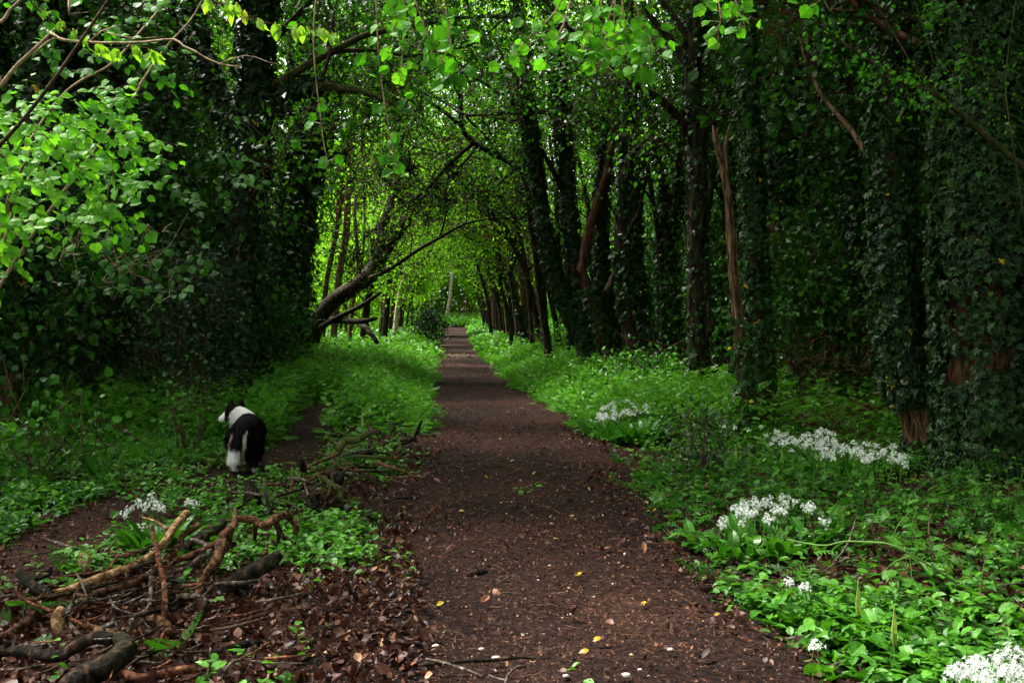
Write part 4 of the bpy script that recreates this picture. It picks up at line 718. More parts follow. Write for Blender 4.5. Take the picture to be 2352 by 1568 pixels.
# second heap of branches, further back along the strip between the paths
z = lambda q: [(689 + a * .14645, 947.4 + b * .14645, h) for a, b, h in q]
branch("branch", "mossy cut branch with an orange end leaning over the far heap", z([(1245, 315, .34), (1100, 320, .33), (960, 390, .28), (840, 455, .24), (700, 440, .24), (640, 520, .2), (610, 620, .13), (560, 680, .1), (460, 700, .08)]), [12, 14, 15, 15, 14, 12], 'barkmoss', zoom=False, forks=[(z([(1090, 320, .33), (1120, 230, .38), (1115, 190, .4)]), 9), (z([(1090, 310, .33), (1050, 190, .4), (1020, 130, .43)]), 4)])
branch("branch", "dark forked branch end standing up at the right of the far heap", z([(1905, 150, .35), (1850, 260, .26), (1800, 360, .18), (1760, 420, .14), (1640, 430, .1), (1500, 430, .06)]), [6, 8, 8, 8, 6], 'darkwood', zoom=False, forks=[(z([(1780, 400, .14), (1850, 460, .05)]), 6)])
branch("branch", "long straight pale stick slanting across the far heap", z([(80, 900, .12), (220, 810, .13), (360, 750, .13), (480, 700, .13), (600, 660, .1)]), [5, 6, 8, 11], 'barktan', zoom=False)
branch("branch", "yellowish bent stick running down rightward from the far heap", z([(490, 770, .13), (580, 830, .12), (700, 890, .1), (850, 905, .09), (960, 930, .08), (1060, 990, .05), (1170, 1035, .02)]), [6, 7, 7, 8, 6], 'barktan', zoom=False)
branch("branch", "thick dark arching root at the front of the far heap", z([(290, 1090, .04), (300, 1040, .09), (360, 1030, .12), (430, 1090, .12), (510, 1140, .11), (600, 1180, .1), (640, 1260, .06), (600, 1370, .02)]), [9, 14, 16, 16, 18, 20], 'barkmoss', zoom=False)
branch("log", "knobbly black log lying in the middle of the far heap", z([(440, 900, .12), (480, 960, .11), (560, 1030, .1), (640, 1080, .08)]), [16, 22, 24, 18], 'darkwood', "log", zoom=False, rough=.2)
branch("log", "cut brown log pointing away at the foot of the far heap", z([(530, 1230, .05), (450, 1290, .04), (370, 1340, .03)]), [13, 14, 12], 'brownwood', "log", zoom=False)
branch("branch", "upright dark post-like branch at the left of the far heap", z([(20, 740, .28), (40, 850, .2), (60, 960, .13), (80, 1080, .06), (100, 1160, .01)]), [12, 15, 14, 13], 'darkwood', zoom=False)
branch("branch", "curved dark branch arching at the path edge beyond the far heap", z([(1560, 740, .01), (1620, 650, .09), (1700, 620, .11), (1770, 670, .08), (1850, 730, .01)]), [6, 8, 8, 6], 'darkwood', zoom=False)
branch("branch", "red-brown broken stick lying in the far heap below the leaves", z([(730, 800, .12), (800, 840, .1), (900, 890, .07), (940, 960, .05), (900, 1050, .04), (810, 1110, .02)]), [6, 6, 6, 5, 4], 'redwood', zoom=False)
branch("stick", "orange-brown bare stick lying flat at the path edge", z([(1330, 1010, .03), (1500, 1020, .03), (1750, 1010, .03), (1980, 1015, .03)]), [3, 5, 5, 5], 'barktan', "stick", zoom=False)
branch("stick", "thin grey stick at the path edge pointing to lower right", z([(1440, 1050, .03), (1600, 1100, .03), (1770, 1185, .01)]), [3, 4, 3], 'greywood', "stick", zoom=False)
branch("stick", "dark branching twig on the ground below the far heap", z([(1330, 1420, .01), (1480, 1350, .04), (1650, 1335, .04), (1900, 1330, .02)]), [4, 5, 5, 3], 'darkwood', "stick", zoom=False)
branch("branch", "chunky brown root at the left end of the far heap", z([(100, 1190, .05), (180, 1210, .07), (230, 1290, .07), (260, 1380, .04), (200, 1480, .01)]), [12, 16, 18, 18], 'darkwood', zoom=False, forks=[(z([(60, 1300, .08), (110, 1380, .05), (190, 1530, .01)]), 9)])
tb_ = rng
for k in range(46):
    u_ = R(); px, py = 640 + 250 * u_ + 30 * N_(1)[0], 1165 - 130 * u_ + 28 * N_(1)[0]; a = R() * 6.28; l = 35 + 90 * R(); h = .03 + .13 * R()
    branch("branch", "short dark broken branch jumbled into the heap between the two paths", [(px, py, h), (px + l * .5 * math.cos(a), py + l * .2 * math.sin(a) - 4, h + .03 * R()), (px + l * math.cos(a), py + l * .45 * math.sin(a), h * .6)], [3 + 6 * R(), 4 + 6 * R(), 2 + 3 * R()], ['darkwood', 'brownwood', 'greywood', 'barkmoss'][k % 4], "branch", "broken branches in the far heap", zoom=False)
for k in range(120):
    px, py = (60 + 560 * R(), 1260 + 270 * R()) if k < 60 else (330 + 110 * N_(1)[0], 1330 + 45 * N_(1)[0]); a = (-.5 + .5 * N_(1)[0]) + (3.14 if R() < .5 else 0); l = 50 + 150 * R(); h = .015 + (.10 if k < 60 else .2) * R() ** 2
    branch("stick", "thin broken twig lying loose in the dead leaves around the pile", [(px, py, h), (px + l * .5 * math.cos(a) + 6 * R(), py + l * .2 * math.sin(a) + 3, h + .03 * R()), (px + l * math.cos(a), py + l * .4 * math.sin(a), .012)], [3 + 8 * R() ** 2, 4 + 7 * R() ** 2, 2], ['greywood', 'twig', 'brownwood', 'redwood', 'darkwood'][k % 5], "stick", "loose twigs in the leaf litter", zoom=False, seg=6)
branch("stick", "dark curved stick lying across the bottom of the path", [(935, 1530, .015), (990, 1526, .02), (1050, 1520, .025), (1120, 1516, .025), (1195, 1510, .02), (1230, 1512, .01)], [9, 9, 10, 8, 4], 'darkwood', "stick", zoom=False)
branch("stick", "grey straight stick leaning over the dark one at the bottom of the path", [(978, 1513, .035), (1020, 1522, .035), (1060, 1535, .03), (1110, 1553, .015)], [5, 7, 8, 8], 'greywood', "stick", zoom=False)
branch("stick", "pale forked twig at the bottom edge of the path", [(1195, 1528, .03), (1170, 1545, .025), (1160, 1570, .01)], [5, 6, 6], 'greywood', "stick", zoom=False, forks=[([(1164, 1562, .012), (1140, 1556, .012), (1122, 1548, .012)], 5)])
branch("stick", "bent pale twig sticking up from the mossy mud", [(1140, 1342, .01), (1165, 1326, .05), (1185, 1322, .05), (1200, 1338, .02)], [2, 3, 2], 'greywood', "stick", zoom=False)
for k, (a, b, l, an) in enumerate([(965, 888, 50, 0), (1330, 890, 60, .1), (1060, 975, 45, .2), (1150, 1360, 60, .1), (1020, 1445, 50, .3), (1200, 1385, 70, -.1), (790, 1400, 60, .2), (1000, 1255, 40, .1), (1100, 1065, 60, 0), (1300, 1060, 50, 0), (1250, 930, 40, .1), (905, 1205, 80, 0)]):
    branch("stick", "small dark twig fallen on the open dirt of the path", [(a, b, .01), (a + l / 2, b + l * an / 2 - 2, .02), (a + l, b + l * an, .01)], [2, 3, 2], 'twig', "stick", "small twigs fallen on the path", zoom=False, seg=6)
# arching bramble and sticks in the right-hand herbs
zr = lambda q: [(1493 + a * .3653, 1033.6 + b * .3653, h) for a, b, h in q]
branch("bramble", "long green bramble cane arching low over the right-hand ivy", zr([(1925, 835, .03), (1800, 752, .12), (1650, 660, .2), (1510, 592, .25), (1380, 578, .25), (1220, 574, .24), (1080, 598, .2), (860, 560, .18)]), [5, 5, 5, 5, 4, 3], 'stem', "bramble cane", zoom=False, rough=.02, forks=[(zr([(1515, 590, .25), (1560, 470, .36), (1650, 370, .42)]), 2.5), (zr([(1650, 660, .2), (1540, 700, .12), (1440, 790, .03)]), 3)])
branch("stick", "grey forked stick lying on the ivy in front of the big garlic clump", zr([(1295, 430, .2), (1260, 550, .14), (1200, 650, .09), (1130, 735, .05), (1085, 765, .03)]), [3, 5, 5, 4], 'greywood', "stick", zoom=False, forks=[(zr([(1140, 722, .06), (1250, 680, .09), (1340, 672, .09), (1410, 655, .1)]), 4)])
branch("stick", "dark upright stem rising from the ivy at the right", zr([(1805, 800, .03), (1780, 650, .15), (1750, 480, .28), (1770, 400, .34)]), [4, 4, 3], 'twig', "stick", zoom=False)
branch("stick", "pale grey stick poking in from the right edge over the ivy", zr([(2360, 830, .06), (2240, 842, .05), (2140, 870, .03)]), [4, 4, 2], 'greywood', "stick", zoom=False)

# tangle of dead wood in the right-hand shade
for (cx_, cyy, Yb, n_, lab) in [(1950, 830, 13.2, 90, "tangle of dead brown brambles and twigs between the right-hand trunks"), (1830, 960, 12.6, 50, "low heap of dead twigs behind the long band of white garlic"), (1500, 860, 18.5, 50, "dead twiggy brush behind the bramble mound on the right"), (640, 850, 21, 60, "dead twiggy brush around the foot of the broad ivy column"), (1075, 722, 100, 100, "heap of reddish dead bracken at the far end of the path")]:
    c_ = P(cx_, cyy, Yb); sc_ = Yb / 13; root = thing("brushwood", lab, "brushwood", (c_[0], c_[1], float(gz(c_[0], c_[1])))); b = Bag(); s0 = c_ + N_(n_, 3) * np.array([.5, .4, .16]) * np.array([min(sc_, 2.2), min(sc_, 2.2), min(sc_, 4)]); s0[:, 2] = np.maximum(s0[:, 2], .05); sc_ = min(sc_, 2.2)
    for k in range(n_ // 3):
        p0 = s0[k].copy(); p0[2] = gz(p0[0], p0[1]); d = np.array([N_(1)[0] * .8, N_(1)[0] * .5, .7]); p1 = p0 + d * .5 * sc_; p2 = p1 + (d + np.array([N_(1)[0] * .7, 0, -.9])) * .6 * sc_
        tube(b, [p0, p1, p2], [.008 * sc_, .006 * sc_, .003 * sc_], 5, .12 * sc_, .03)
    sticks(b, s0, s0 + N_(n_, 3) * np.array([.5, .35, .3]) * sc_, .005 * sc_, .0025 * sc_)
    b.obj("dead_wood", M['redwood' if Yb > 50 else 'brownwood'], root)

# ------------------------------------------------------------------ wild garlic
def flower_mesh():
    b = Bag(); st = int(8 + 4 * R())
    for k in range(st):
        ph = math.acos(1 - 1.25 * (k + .5) / st); a = k * 2.39996; d = np.array([math.sin(ph) * math.cos(a), math.sin(ph) * math.sin(a), math.cos(ph)]); d = nrm(d + N_(3) * .16); c = d * (.015 + .012 * R()) + np.array([0, 0, .004])
        u = nrm(np.cross(d, [.3, .1, .9])); v = np.cross(d, u); an = np.arange(6) * 1.0472 + k
        pd = np.cos(an)[:, None] * u + np.sin(an)[:, None] * v; leaves(b, RHOMB, np.repeat(c[None], 6, 0), pd + d * (.3 + .6 * R()), np.repeat(d[None], 6, 0), .0125, R(6), .5, .1)
        sticks(b, np.zeros((1, 3)), c[None], .0012, .0008, 0, .0)
    return b
FLOWER = [flower_mesh().mesh("flower_head", M['petal']) for _ in range(3)]
def garlic(label, spots, foot, nleaf, lsize, hbase, scale=1.0):
    """spots: photo pixels of flower heads with their height; foot: (px, py, rx, ry) of the leaf clump on the ground"""
    px, py, rx, ry = foot; g = G(px, py); root = thing("wild_garlic", label, "wild garlic", (g[0], g[1], 0), "wild garlic clumps"); b = Bag(); n = nleaf
    a = R(n) * 6.28; rr_ = np.sqrt(R(n)); p = np.stack([g[0] + rx * rr_ * np.cos(a), g[1] + ry * rr_ * np.sin(a), 0 * a], -1); p[:, 2] = gz(p[:, 0], p[:, 1])
    o = np.stack([np.cos(a), np.sin(a), 0 * a], -1) * (.4 + rr_[:, None]) + N_(n, 3) * np.array([.7, .7, .0]); dr = nrm(o) * (.6 + .6 * R(n))[:, None] + np.array([0, 0, .6]); nm = np.array([0, 0, 1.]) - nrm(o) * .4 + N_(n, 3) * .15
    h = n // 2; ti = np.clip(.55 + .2 * N_(n), 0, 1); sz = lsize * (1 + .22 * N_(n))
    leaves(b, STRAP, p[:h], dr[:h], nm[:h], sz[:h], ti[:h], 1.15, .05); leaves(b, STRAP_UP, p[h:], dr[h:], nm[h:], sz[h:], ti[h:], 1.15, .05); b.obj("leaf_clump", M['garlic'], root)
    for k, (fx, fy) in enumerate(spots):
        hh = hbase * (.7 + .55 * R()); w_ = HP(fx, fy, hh); o_ = bpy.data.objects.new("flower_head", FLOWER[k % 3]); C.objects.link(o_); o_.parent = root; o_.location = tuple(w_ - np.array([g[0], g[1], 0]))
        s_ = scale * (.78 + .42 * R()); o_.scale = (s_,) * 3; o_.rotation_euler = (N_(1)[0] * .35 - .3, N_(1)[0] * .35, R() * 6)
        f_ = np.array([w_[0] + N_(1)[0] * .03, w_[1] + .04 + N_(1)[0] * .03, 0]); sb2 = Bag(); tube(sb2, [f_, (f_ + w_) / 2 + N_(3) * .012, w_], [.0025, .002], 5, .05, 0); sb2.obj("flower_stem", M['stem'], root)
def cloud(poly, n, jitter=0):
    out = []; poly = np.array(poly, float); lo, hi = poly.min(0), poly.max(0)
    while len(out) < n:
        q = lo + (hi - lo) * R(2)
        if inpoly(q[None], poly)[0] and all((q[0] - o[0]) ** 2 + 2 * (q[1] - o[1]) ** 2 > jitter for o in out[-40:]): out.append(tuple(q))
    return out
garlic("wild garlic with a few white flower heads behind the pale ringed branch", [(347, 1143), (352, 1154), (362, 1160), (318, 1156), (326, 1163), (358, 1170), (370, 1168), (340, 1166), (433, 1156), (445, 1160), (281, 1184), (300, 1172), (330, 1212)], (365, 1262, .20, .18), 60, .22, .23, 1.15)
garlic("dense white-flowered garlic clump at the right path edge, many heads together", cloud([(1668, 1180), (1690, 1155), (1745, 1143), (1812, 1142), (1868, 1165), (1868, 1185), (1800, 1190), (1740, 1205), (1690, 1200)], 40, 40) + [(1655, 1205), (1662, 1212), (1660, 1196), (1885, 1198), (1902, 1202)], (1752, 1255, .5, .32), 105, .185, .2, 1.1)
garlic("garlic clump with large white heads cut off by the bottom right corner", cloud([(2175, 1545), (2200, 1515), (2260, 1520), (2310, 1500), (2360, 1500), (2420, 1530), (2400, 1580), (2290, 1590), (2200, 1580)], 34, 90), (2290, 1650, .34, .2), 110, .22, .17, 1.2)
garlic("long band of white garlic flowers along the dark wood edge", cloud([(1755, 1000), (1790, 984), (1850, 1000), (1885, 988), (1960, 1015), (2050, 1026), (2080, 1050), (2060, 1062), (2030, 1048), (1990, 1066), (1950, 1042), (1900, 1048), (1850, 1022), (1800, 1022), (1765, 1008)], 88, 22) + cloud([(1740, 980), (2090, 1020), (2100, 1085), (1750, 1040)], 12, 60), (1925, 1068, .65, .35), 320, .24, .22, 1.25)
garlic("white garlic patch close to the path before the bramble mound", cloud([(1368, 962), (1385, 935), (1420, 918), (1470, 925), (1508, 938), (1512, 950), (1470, 948), (1430, 962), (1385, 970)], 64, 14), (1440, 1000, .5, .5), 220, .25, .27, 1.3)
garlic("two small garlic heads over bare litter at the right path edge", [(1810, 1337), (1817, 1341), (1846, 1352), (1850, 1347)], (1835, 1405, .08, .08), 9, .2, .14, 1.0)
garlic("single garlic head with arching leaves at the lower right path edge", [(1876, 1488), (1869, 1491)], (1876, 1536, .05, .05), 7, .2, .11, 1.1)
garlic("sparse far garlic heads beside the snapped dead stem", [(1655, 975), (1662, 982), (1688, 984), (1666, 968), (1720, 990)], (1672, 1012, .25, .2), 24, .22, .16, 1.1)

# cuckoo pint spathes
def pint(px, py, base, h, label):
    g = G(px, base); root = thing("cuckoo_pint", label, "cuckoo pint", (g[0], g[1], float(gz(g[0], g[1])))); b = Bag(); top = P(px, py, g[1]); hh = top[2] - root.location[2]; n = 9
    v, f = [], []
    for i in range(n + 1):
        s = i / n; wv = .014 * math.sin(math.pi * (s * .95 + .04)) ** .7 * (1.25 - s) * 1.2; zz = hh * (.35 + .65 * s)
        v += [(-wv, .004, zz), (-wv * .6, -.012 * (1 - s), zz), (0, .006 + .01 * s, zz), (wv * .6, -.012 * (1 - s), zz), (wv, .004, zz)]
        if i:
            for k in range(4): f.append((5 * (i - 1) + k, 5 * (i - 1) + k + 1, 5 * i + k + 1, 5 * i + k))
    L0 = np.array(root.location); b.add(np.array(v) + L0, None, f, R()); b.obj("spathe", M['spathe'], root, True)
    s = Bag(); tube(s, [L0, L0 + np.array([0, 0, hh * .4])], [.005, .006], 6, .05, 0); s.obj("stalk", M['stem'], root)
    l = Bag(); n = 5; a = R(n) * 6.28; leaves(l, LOBED, np.repeat(L0[None], n, 0) + np.stack([.03 * np.cos(a), .03 * np.sin(a), .05 + .05 * R(n)], -1), np.stack([np.cos(a), np.sin(a), .5 + 0 * a], -1), np.tile([0, -.2, 1.], (n, 1)), .13, .6, .8, .1); l.obj("leaf_clump", M['garlic'], root)
pint(1972, 1330, 1425, .2, "tall pale cuckoo pint spear in the ivy below the garlic clump")
pint(2055, 1390, 1485, .2, "green pointed cuckoo pint spathe in front of the forked stick")
pint(1690, 1008, 1062, .2, "curled pale cuckoo pint beside the foot of the snapped stem")
pint(1797, 1028, 1085, .2, "faded cuckoo pint spathe left of the long garlic band")
pint(832, 935, 1000, .2, "bright green cuckoo pint spear between the two paths")
# ------------------------------------------------------------------ dog
def dog():
    g = G(563, 1082); yaw = math.radians(3); fw = np.array([-math.sin(yaw), math.cos(yaw), 0]); lf = np.array([-math.cos(yaw), -math.sin(yaw), 0]); up = np.array([0, 0, 1.])
    base = g + fw * .26; base[2] = float(gz(base[0], base[1])) + .012
    root = thing("dog", "black and white long-haired sheepdog seen from behind, head turned left", "dog", base); root['_o'] = tuple(base)
    W = lambda q: base + q[0] * fw + q[1] * lf + q[2] * up
    b = Bag()
    def cap(pts, r, seg=14):
        c, rr, *_ = tube(b, [W(q) for q in pts], r, seg, .02, 0)
        for p, q in ((c[0], rr[0]), (c[-1], rr[-1])):
            v = []; 
            for i in range(7):
                for j in range(12): v.append(p + q * np.array([math.sin(math.pi * i / 6) * math.cos(j * .5236), math.sin(math.pi * i / 6) * math.sin(j * .5236), math.cos(math.pi * i / 6)]))
            b.add(v, None, [(i * 12 + j, i * 12 + 12 + j, i * 12 + 12 + (j + 1) % 12, i * 12 + (j + 1) % 12) for i in range(6) for j in range(12)])
    cap([(-.25, 0, .40), (-.1, 0, .415), (.05, .01, .40), (.18, .04, .385)], [.134, .142, .138, .135]); cap([(-.28, 0, .36), (-.27, 0, .29)], [.125, .11])
    cap([(.2, .05, .33), (.24, .07, .29)], [.125, .1]); cap([(.0, 0, .34), (.15, .03, .32)], [.115, .12])
    cap([(.14, .06, .42), (.22, .115, .455), (.29, .175, .505), (.33, .21, .525)], [.125, .124, .098, .08])
    cap([(.34, .23, .535), (.345, .26, .53)], [.08, .074]); cap([(.345, .285, .515), (.342, .33, .485), (.338, .372, .462)], [.056, .042, .031])
    cap([(.343, .305, .485), (.34, .35, .45)], [.035, .022])
    for s in (-1, 1):
        cap([(-.24, s * .075, .36), (-.19, s * .10, .26)], [.105, .07]); cap([(-.19, s * .10, .26), (-.27, s * .095, .155)], [.06, .036])
        cap([(-.27, s * .095, .155), (-.25, s * .09, .04), (-.215, s * .09, .026)], [.031, .026, .03])
        cap([(.22, .05 + s * .08, .32), (.19, .05 + s * .08, .18), (.205, .05 + s * .08, .04), (.24, .05 + s * .08, .026)], [.06, .036, .028, .03])
    cap([(-.35, .02, .40), (-.39, .045, .32), (-.405, .065, .23), (-.40, .08, .15), (-.375, .085, .07)], [.04, .045, .056, .058, .026])
    for o in ((.36, .175, .0), (.325, .275, .0)):
        cap([(o[0], o[1], .575), (o[0] + .01, o[1] - .004, .622), (o[0] + .016, o[1] - .014, .664)], [.042, .028, .007], 8)
    me = b.mesh("body", None, tuple(base)); o = bpy.data.objects.new("body", me); C.objects.link(o); o.parent = root
    m1 = o.modifiers.new("r", 'REMESH'); m1.mode = 'VOXEL'; m1.voxel_size = .009; m2 = o.modifiers.new("s", 'SMOOTH'); m2.factor = .5; m2.iterations = 7
    dg = bpy.context.evaluated_depsgraph_get(); nm_ = bpy.data.meshes.new_from_object(o.evaluated_get(dg)); o.modifiers.clear(); o.data = nm_
    nv = len(nm_.vertices); co = np.empty(nv * 3, np.float32); nm_.vertices.foreach_get("co", co); co = co.reshape(-1, 3).astype(float); no = np.empty(nv * 3, np.float32); nm_.vertex_normals.foreach_get("vector", no); no = no.reshape(-1, 3)
    def coat(q):
        x, y, z = q @ fw, q @ lf, q @ up; wob = .018 * lump(q, 9); c = np.tile([.0025, .002, .002], (len(q), 1))
        wht = np.array([.62, .60, .58]); gry = np.array([.34, .29, .26]); c[(z < .055) & (x > -.34)] = wht
        A_, B_ = np.array([.345, .245, .535]), np.array([.338, .372, .462]); u_ = np.clip(((np.stack([x, y, z], -1) - A_) @ (B_ - A_)) / ((B_ - A_) @ (B_ - A_)), 0, 1); hd_ = np.linalg.norm(np.stack([x, y, z], -1) - A_ - u_[:, None] * (B_ - A_), axis=1)
        neck = (x + .55 * y > .155 + wob) & (x > .06) & (z > .12); c[neck] = wht
        head = ((hd_ < .112) & (y > .175) & (x > .25)) | ((z > .575) & (y > .12) & (x > .28)); c[head] = [.0025, .002, .002]; c[head & (y > .33 + wob * .5)] = wht; c[head & (y > .392)] = [.012, .01, .01]
        c[head & (y > .25) & (y < .31) & (z < .49)] = [.14, .07, .04]
        for yy, z0, z1 in ((-.012, .17, .43), (.112, .25, .41)):
            k = (x < -.25) & (np.abs(y - yy + .2 * (z - .3)) < .017 + .5 * wob) & (z > z0 + wob) & (z < z1 + wob); c[k] = gry
        tail = (x < -.335) & (z < .262 + wob) & (np.abs(y - .078) < .062); c[tail] = [.78, .77, .75]; return c
    col = coat(co); at = nm_.attributes.new("coat", 'FLOAT_COLOR', 'POINT'); at.data.foreach_set("color", np.hstack([col, np.ones((nv, 1))]).astype(np.float32).ravel())
    nm_.polygons.foreach_set("use_smooth", np.ones(len(nm_.polygons), bool))
    def coatmat(nm, rough):
        m, t, bs = newmat(nm); a = t.nodes.new("ShaderNodeAttribute"); a.attribute_name = "coat"; t.links.new(a.outputs['Color'], bs.inputs['Base Color']); bs.inputs['Roughness'].default_value = rough; bs.inputs['Specular IOR Level'].default_value = .04; return m
    nm_.materials.clear(); nm_.materials.append(coatmat("dog_coat", .7))
    ns = 26000; k = rng.integers(0, nv, ns); p = co[k] + base; n_ = no[k]; z = (co[k] @ up); x_ = co[k] @ fw; y_ = co[k] @ lf
    fl = -fw[None] * .55 - up[None] * .75 + n_ * .42 + N_(ns, 3) * .16; hd = (x_ > .27) & (y_ > .18) & (z > .37); fl[hd] = -lf * .8 + n_[hd] * .2 - up * .15 + N_(hd.sum(), 3) * .1
    ln = np.where(hd, .012, np.where(z < .12, .014, .045)) * (.7 + .6 * R(ns)); ln = np.where((x_ < -.2) & (z > .12) & (z < .36), ln * 1.5, ln); ln[(x_ < -.335) & (z < .27) & (y_ > 0)] *= .42
    fb = Bag(); e = nrm(fl); sd_ = nrm(np.cross(e, n_) + 1e-5); wv = .0026; a0, a1 = p - sd_ * wv, p + sd_ * wv; mid = p + e * ln[:, None] * .55; tip = p + e * ln[:, None] - up * (ln * .3)[:, None]
    V = np.stack([a0, a1, mid + sd_ * wv * .6, mid - sd_ * wv * .6, tip], 1); i5 = (np.arange(ns) * 5)[:, None]
    fb.add(V.reshape(-1, 3), np.concatenate([i5 + [3, 2, 4]]), i5 + [0, 1, 2, 3]); fo = fb.obj("fur", coatmat("dog_fur", .55), root)
    at = fo.data.attributes.new("coat", 'FLOAT_COLOR', 'POINT'); cc = np.repeat(np.clip(col[k] * (1 + .12 * N_(ns, 1)), 0, 1), 5, 0); at.data.foreach_set("color", np.hstack([cc, np.ones((len(cc), 1))]).astype(np.float32).ravel())
dog()

# ------------------------------------------------------------------ hazel boughs close to the camera
def spray(bag, tw, p, d, L, nl, size, tint, face=(0, -.62, .75), droop=.12, tpl=HAZEL, spread=.55):
    pts = [np.asarray(p, float)]; dd = nrm(np.asarray(d, float))
    for i in range(4): dd = nrm(dd + N_(3) * .3 + np.array([0, 0, -droop])); pts.append(pts[-1] + dd * L / 4)
    c, *_ = tube(tw, pts, [.0019, .0008], 5, .05, 0); s = np.linspace(.12, 1, nl); i = (s * (len(c) - 1)).astype(int); q = c[i]; T = nrm(np.gradient(c, axis=0))[i]
    f = nrm(np.array(face)[None] + N_(nl, 3) * .3); side = nrm(np.cross(T, f)) * np.where(np.arange(nl) % 2, 1, -1)[:, None]; dr = side * spread * 1.3 + T * .75 + np.array([0, 0, -.3]) + N_(nl, 3) * .2
    pe = q + nrm(dr) * .014; sticks(tw, q, pe, .0011, .0009, .02); leaves(bag, tpl, pe, dr, f, size * (1 + .22 * np.clip(N_(nl), -2, 1.5)), np.clip(tint + .18 * N_(nl), 0, 1), 1, .3)
hz = thing("hazel_bush", "bright green hazel reaching in from the left edge, its leaves catching the light", "hazel bush", (-3.3, 5.2, 0))
lb, tw, st, ld = Bag(), Bag(), Bag(), Bag()
POLY = [(-420, 330), (-80, 290), (60, 250), (130, 215), (240, 210), (340, 225), (355, 300), (330, 380), (340, 450), (280, 500), (230, 520), (120, 540), (0, 600), (-420, 640)]
for (a, b_) in cloud(POLY, 225): Yq = 4.7 + 1.3 * R(); spray(lb, tw, P(a - 55, b_ - 25, Yq + .1), (1, -.25 + .3 * N_(1)[0], -.2 + .28 * N_(1)[0]), .24 + .14 * R(), 9, .049, .62 + .25 * (a < 200))  # sprays near the left edge tinted lighter, painting in the light there
for (a, b_) in cloud([(60, 40), (200, 10), (340, 5), (420, 60), (450, 120), (400, 190), (330, 180), (200, 200), (110, 150)], 17) + cloud([(-200, -100), (300, -120), (420, 20), (300, 60), (-200, 120)], 18): Yq = 5.6 + 1.2 * R(); spray(lb, tw, P(a - 50, b_ - 20, Yq), (1, -.2, -.15 + .3 * N_(1)[0]), .3, 8, .052, .2)
for (a, b_) in [(10, 590), (20, 640), (-10, 560), (40, 520), (10, 980), (5, 1040), (30, 760)]: Yq = 5.2 + R(); spray(lb, tw, P(a - 60, b_ - 20, Yq), (1, -.2, -.3), .2, 6, .048, .5)
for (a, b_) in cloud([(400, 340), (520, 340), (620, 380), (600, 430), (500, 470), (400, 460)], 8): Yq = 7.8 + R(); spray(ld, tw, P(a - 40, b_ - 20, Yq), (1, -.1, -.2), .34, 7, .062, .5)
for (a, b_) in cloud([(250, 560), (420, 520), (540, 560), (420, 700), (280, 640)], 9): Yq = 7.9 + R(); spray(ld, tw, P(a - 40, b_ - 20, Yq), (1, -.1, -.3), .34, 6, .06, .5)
lb.obj("foliage", M['hazel'], hz); ld.obj("shade_toned_foliage", M['dark'], hz); tw.obj("twig", M['twig'], hz)  # deeper sprays get the darker leaf, their shade is in the colour
def limb(bag, q, Y, dia, dY=0., zoom=True):
    l = pxline([(a * .3662, b_ * .3662) if zoom else (a, b_) for a, b_ in q], Y, dY); r = np.array(dia, float) * (.3662 if zoom else 1) / 2 * Y / F; tube(bag, l, r, 8, .05, .05); return l
S0 = np.array([-3.3, 5.2, -.02])
def rooted(bag, q, Y, dia, dY=0., zoom=True):
    l = pxline([(a * .3662, b_ * .3662) if zoom else (a, b_) for a, b_ in q], Y, dY); r = np.array(dia, float) * (.3662 if zoom else 1) / 2 * Y / F
    s = S0 + N_(3) * np.array([.12, .12, 0]); l = np.vstack([s, s * .55 + l[0] * .45 + np.array([-.1, 0, .25]), l]); tube(bag, l, np.concatenate([[r[0] * 1.8, r[0] * 1.4], r]), 8, .05, .05)
rooted(st, [(-60, 590), (0, 545), (100, 420), (200, 325), (290, 240), (345, 182)], 5.2, [30, 30, 27, 24, 22, 14])
limb(st, [(318, 205), (345, 225), (385, 248), (470, 262), (640, 270), (880, 268), (1000, 254), (1100, 250), (1150, 290), (1220, 322), (1300, 370), (1400, 408), (1500, 418)], 5.2, [20, 20, 18, 16, 15, 14, 13, 11, 8], -.2)
limb(st, [(560, 262), (600, 205), (680, 190), (755, 158)], 5.18, [13, 12, 9, 6]); limb(st, [(670, 205), (780, 232), (900, 240), (1040, 228)], 5.15, [7, 7, 5, 3]); limb(st, [(1180, 255), (1205, 225), (1222, 195)], 5.1, [6, 6, 4]); limb(st, [(1370, 405), (1480, 360), (1570, 350), (1650, 380), (1760, 410)], 5.0, [7, 6, 5, 3])
limb(st, [(210, 345), (300, 262), (350, 235)], 5.25, [12, 12, 9]); limb(st, [(435, 0), (440, 50), (430, 90), (480, 85), (550, 78)], 5.3, [18, 16, 12, 8, 5])
rooted(st, [(300, 710), (700, 400), (880, 200), (1000, 60), (1100, -60)], 6.4, [16, 15, 14, 13, 10], .4); rooted(st, [(790, 680), (880, 530), (980, 380), (1072, 262), (1200, 120), (1290, -40)], 6.0, [18, 17, 15, 13, 12, 10], .2)
rooted(st, [(-120, 1500), (0, 1480), (60, 1230), (100, 1130), (180, 980)], 5.4, [34, 32, 26, 22, 14]); rooted(st, [(-100, 1560), (10, 1540), (90, 1300), (150, 1170), (240, 1010)], 5.5, [22, 20, 16, 13, 9])
rooted(st, [(-200, 200), (0, 140), (60, 70), (130, 0), (210, -80)], 5.6, [22, 22, 20, 18, 14])
st.obj("stem", M['twigpale'], hz, True)

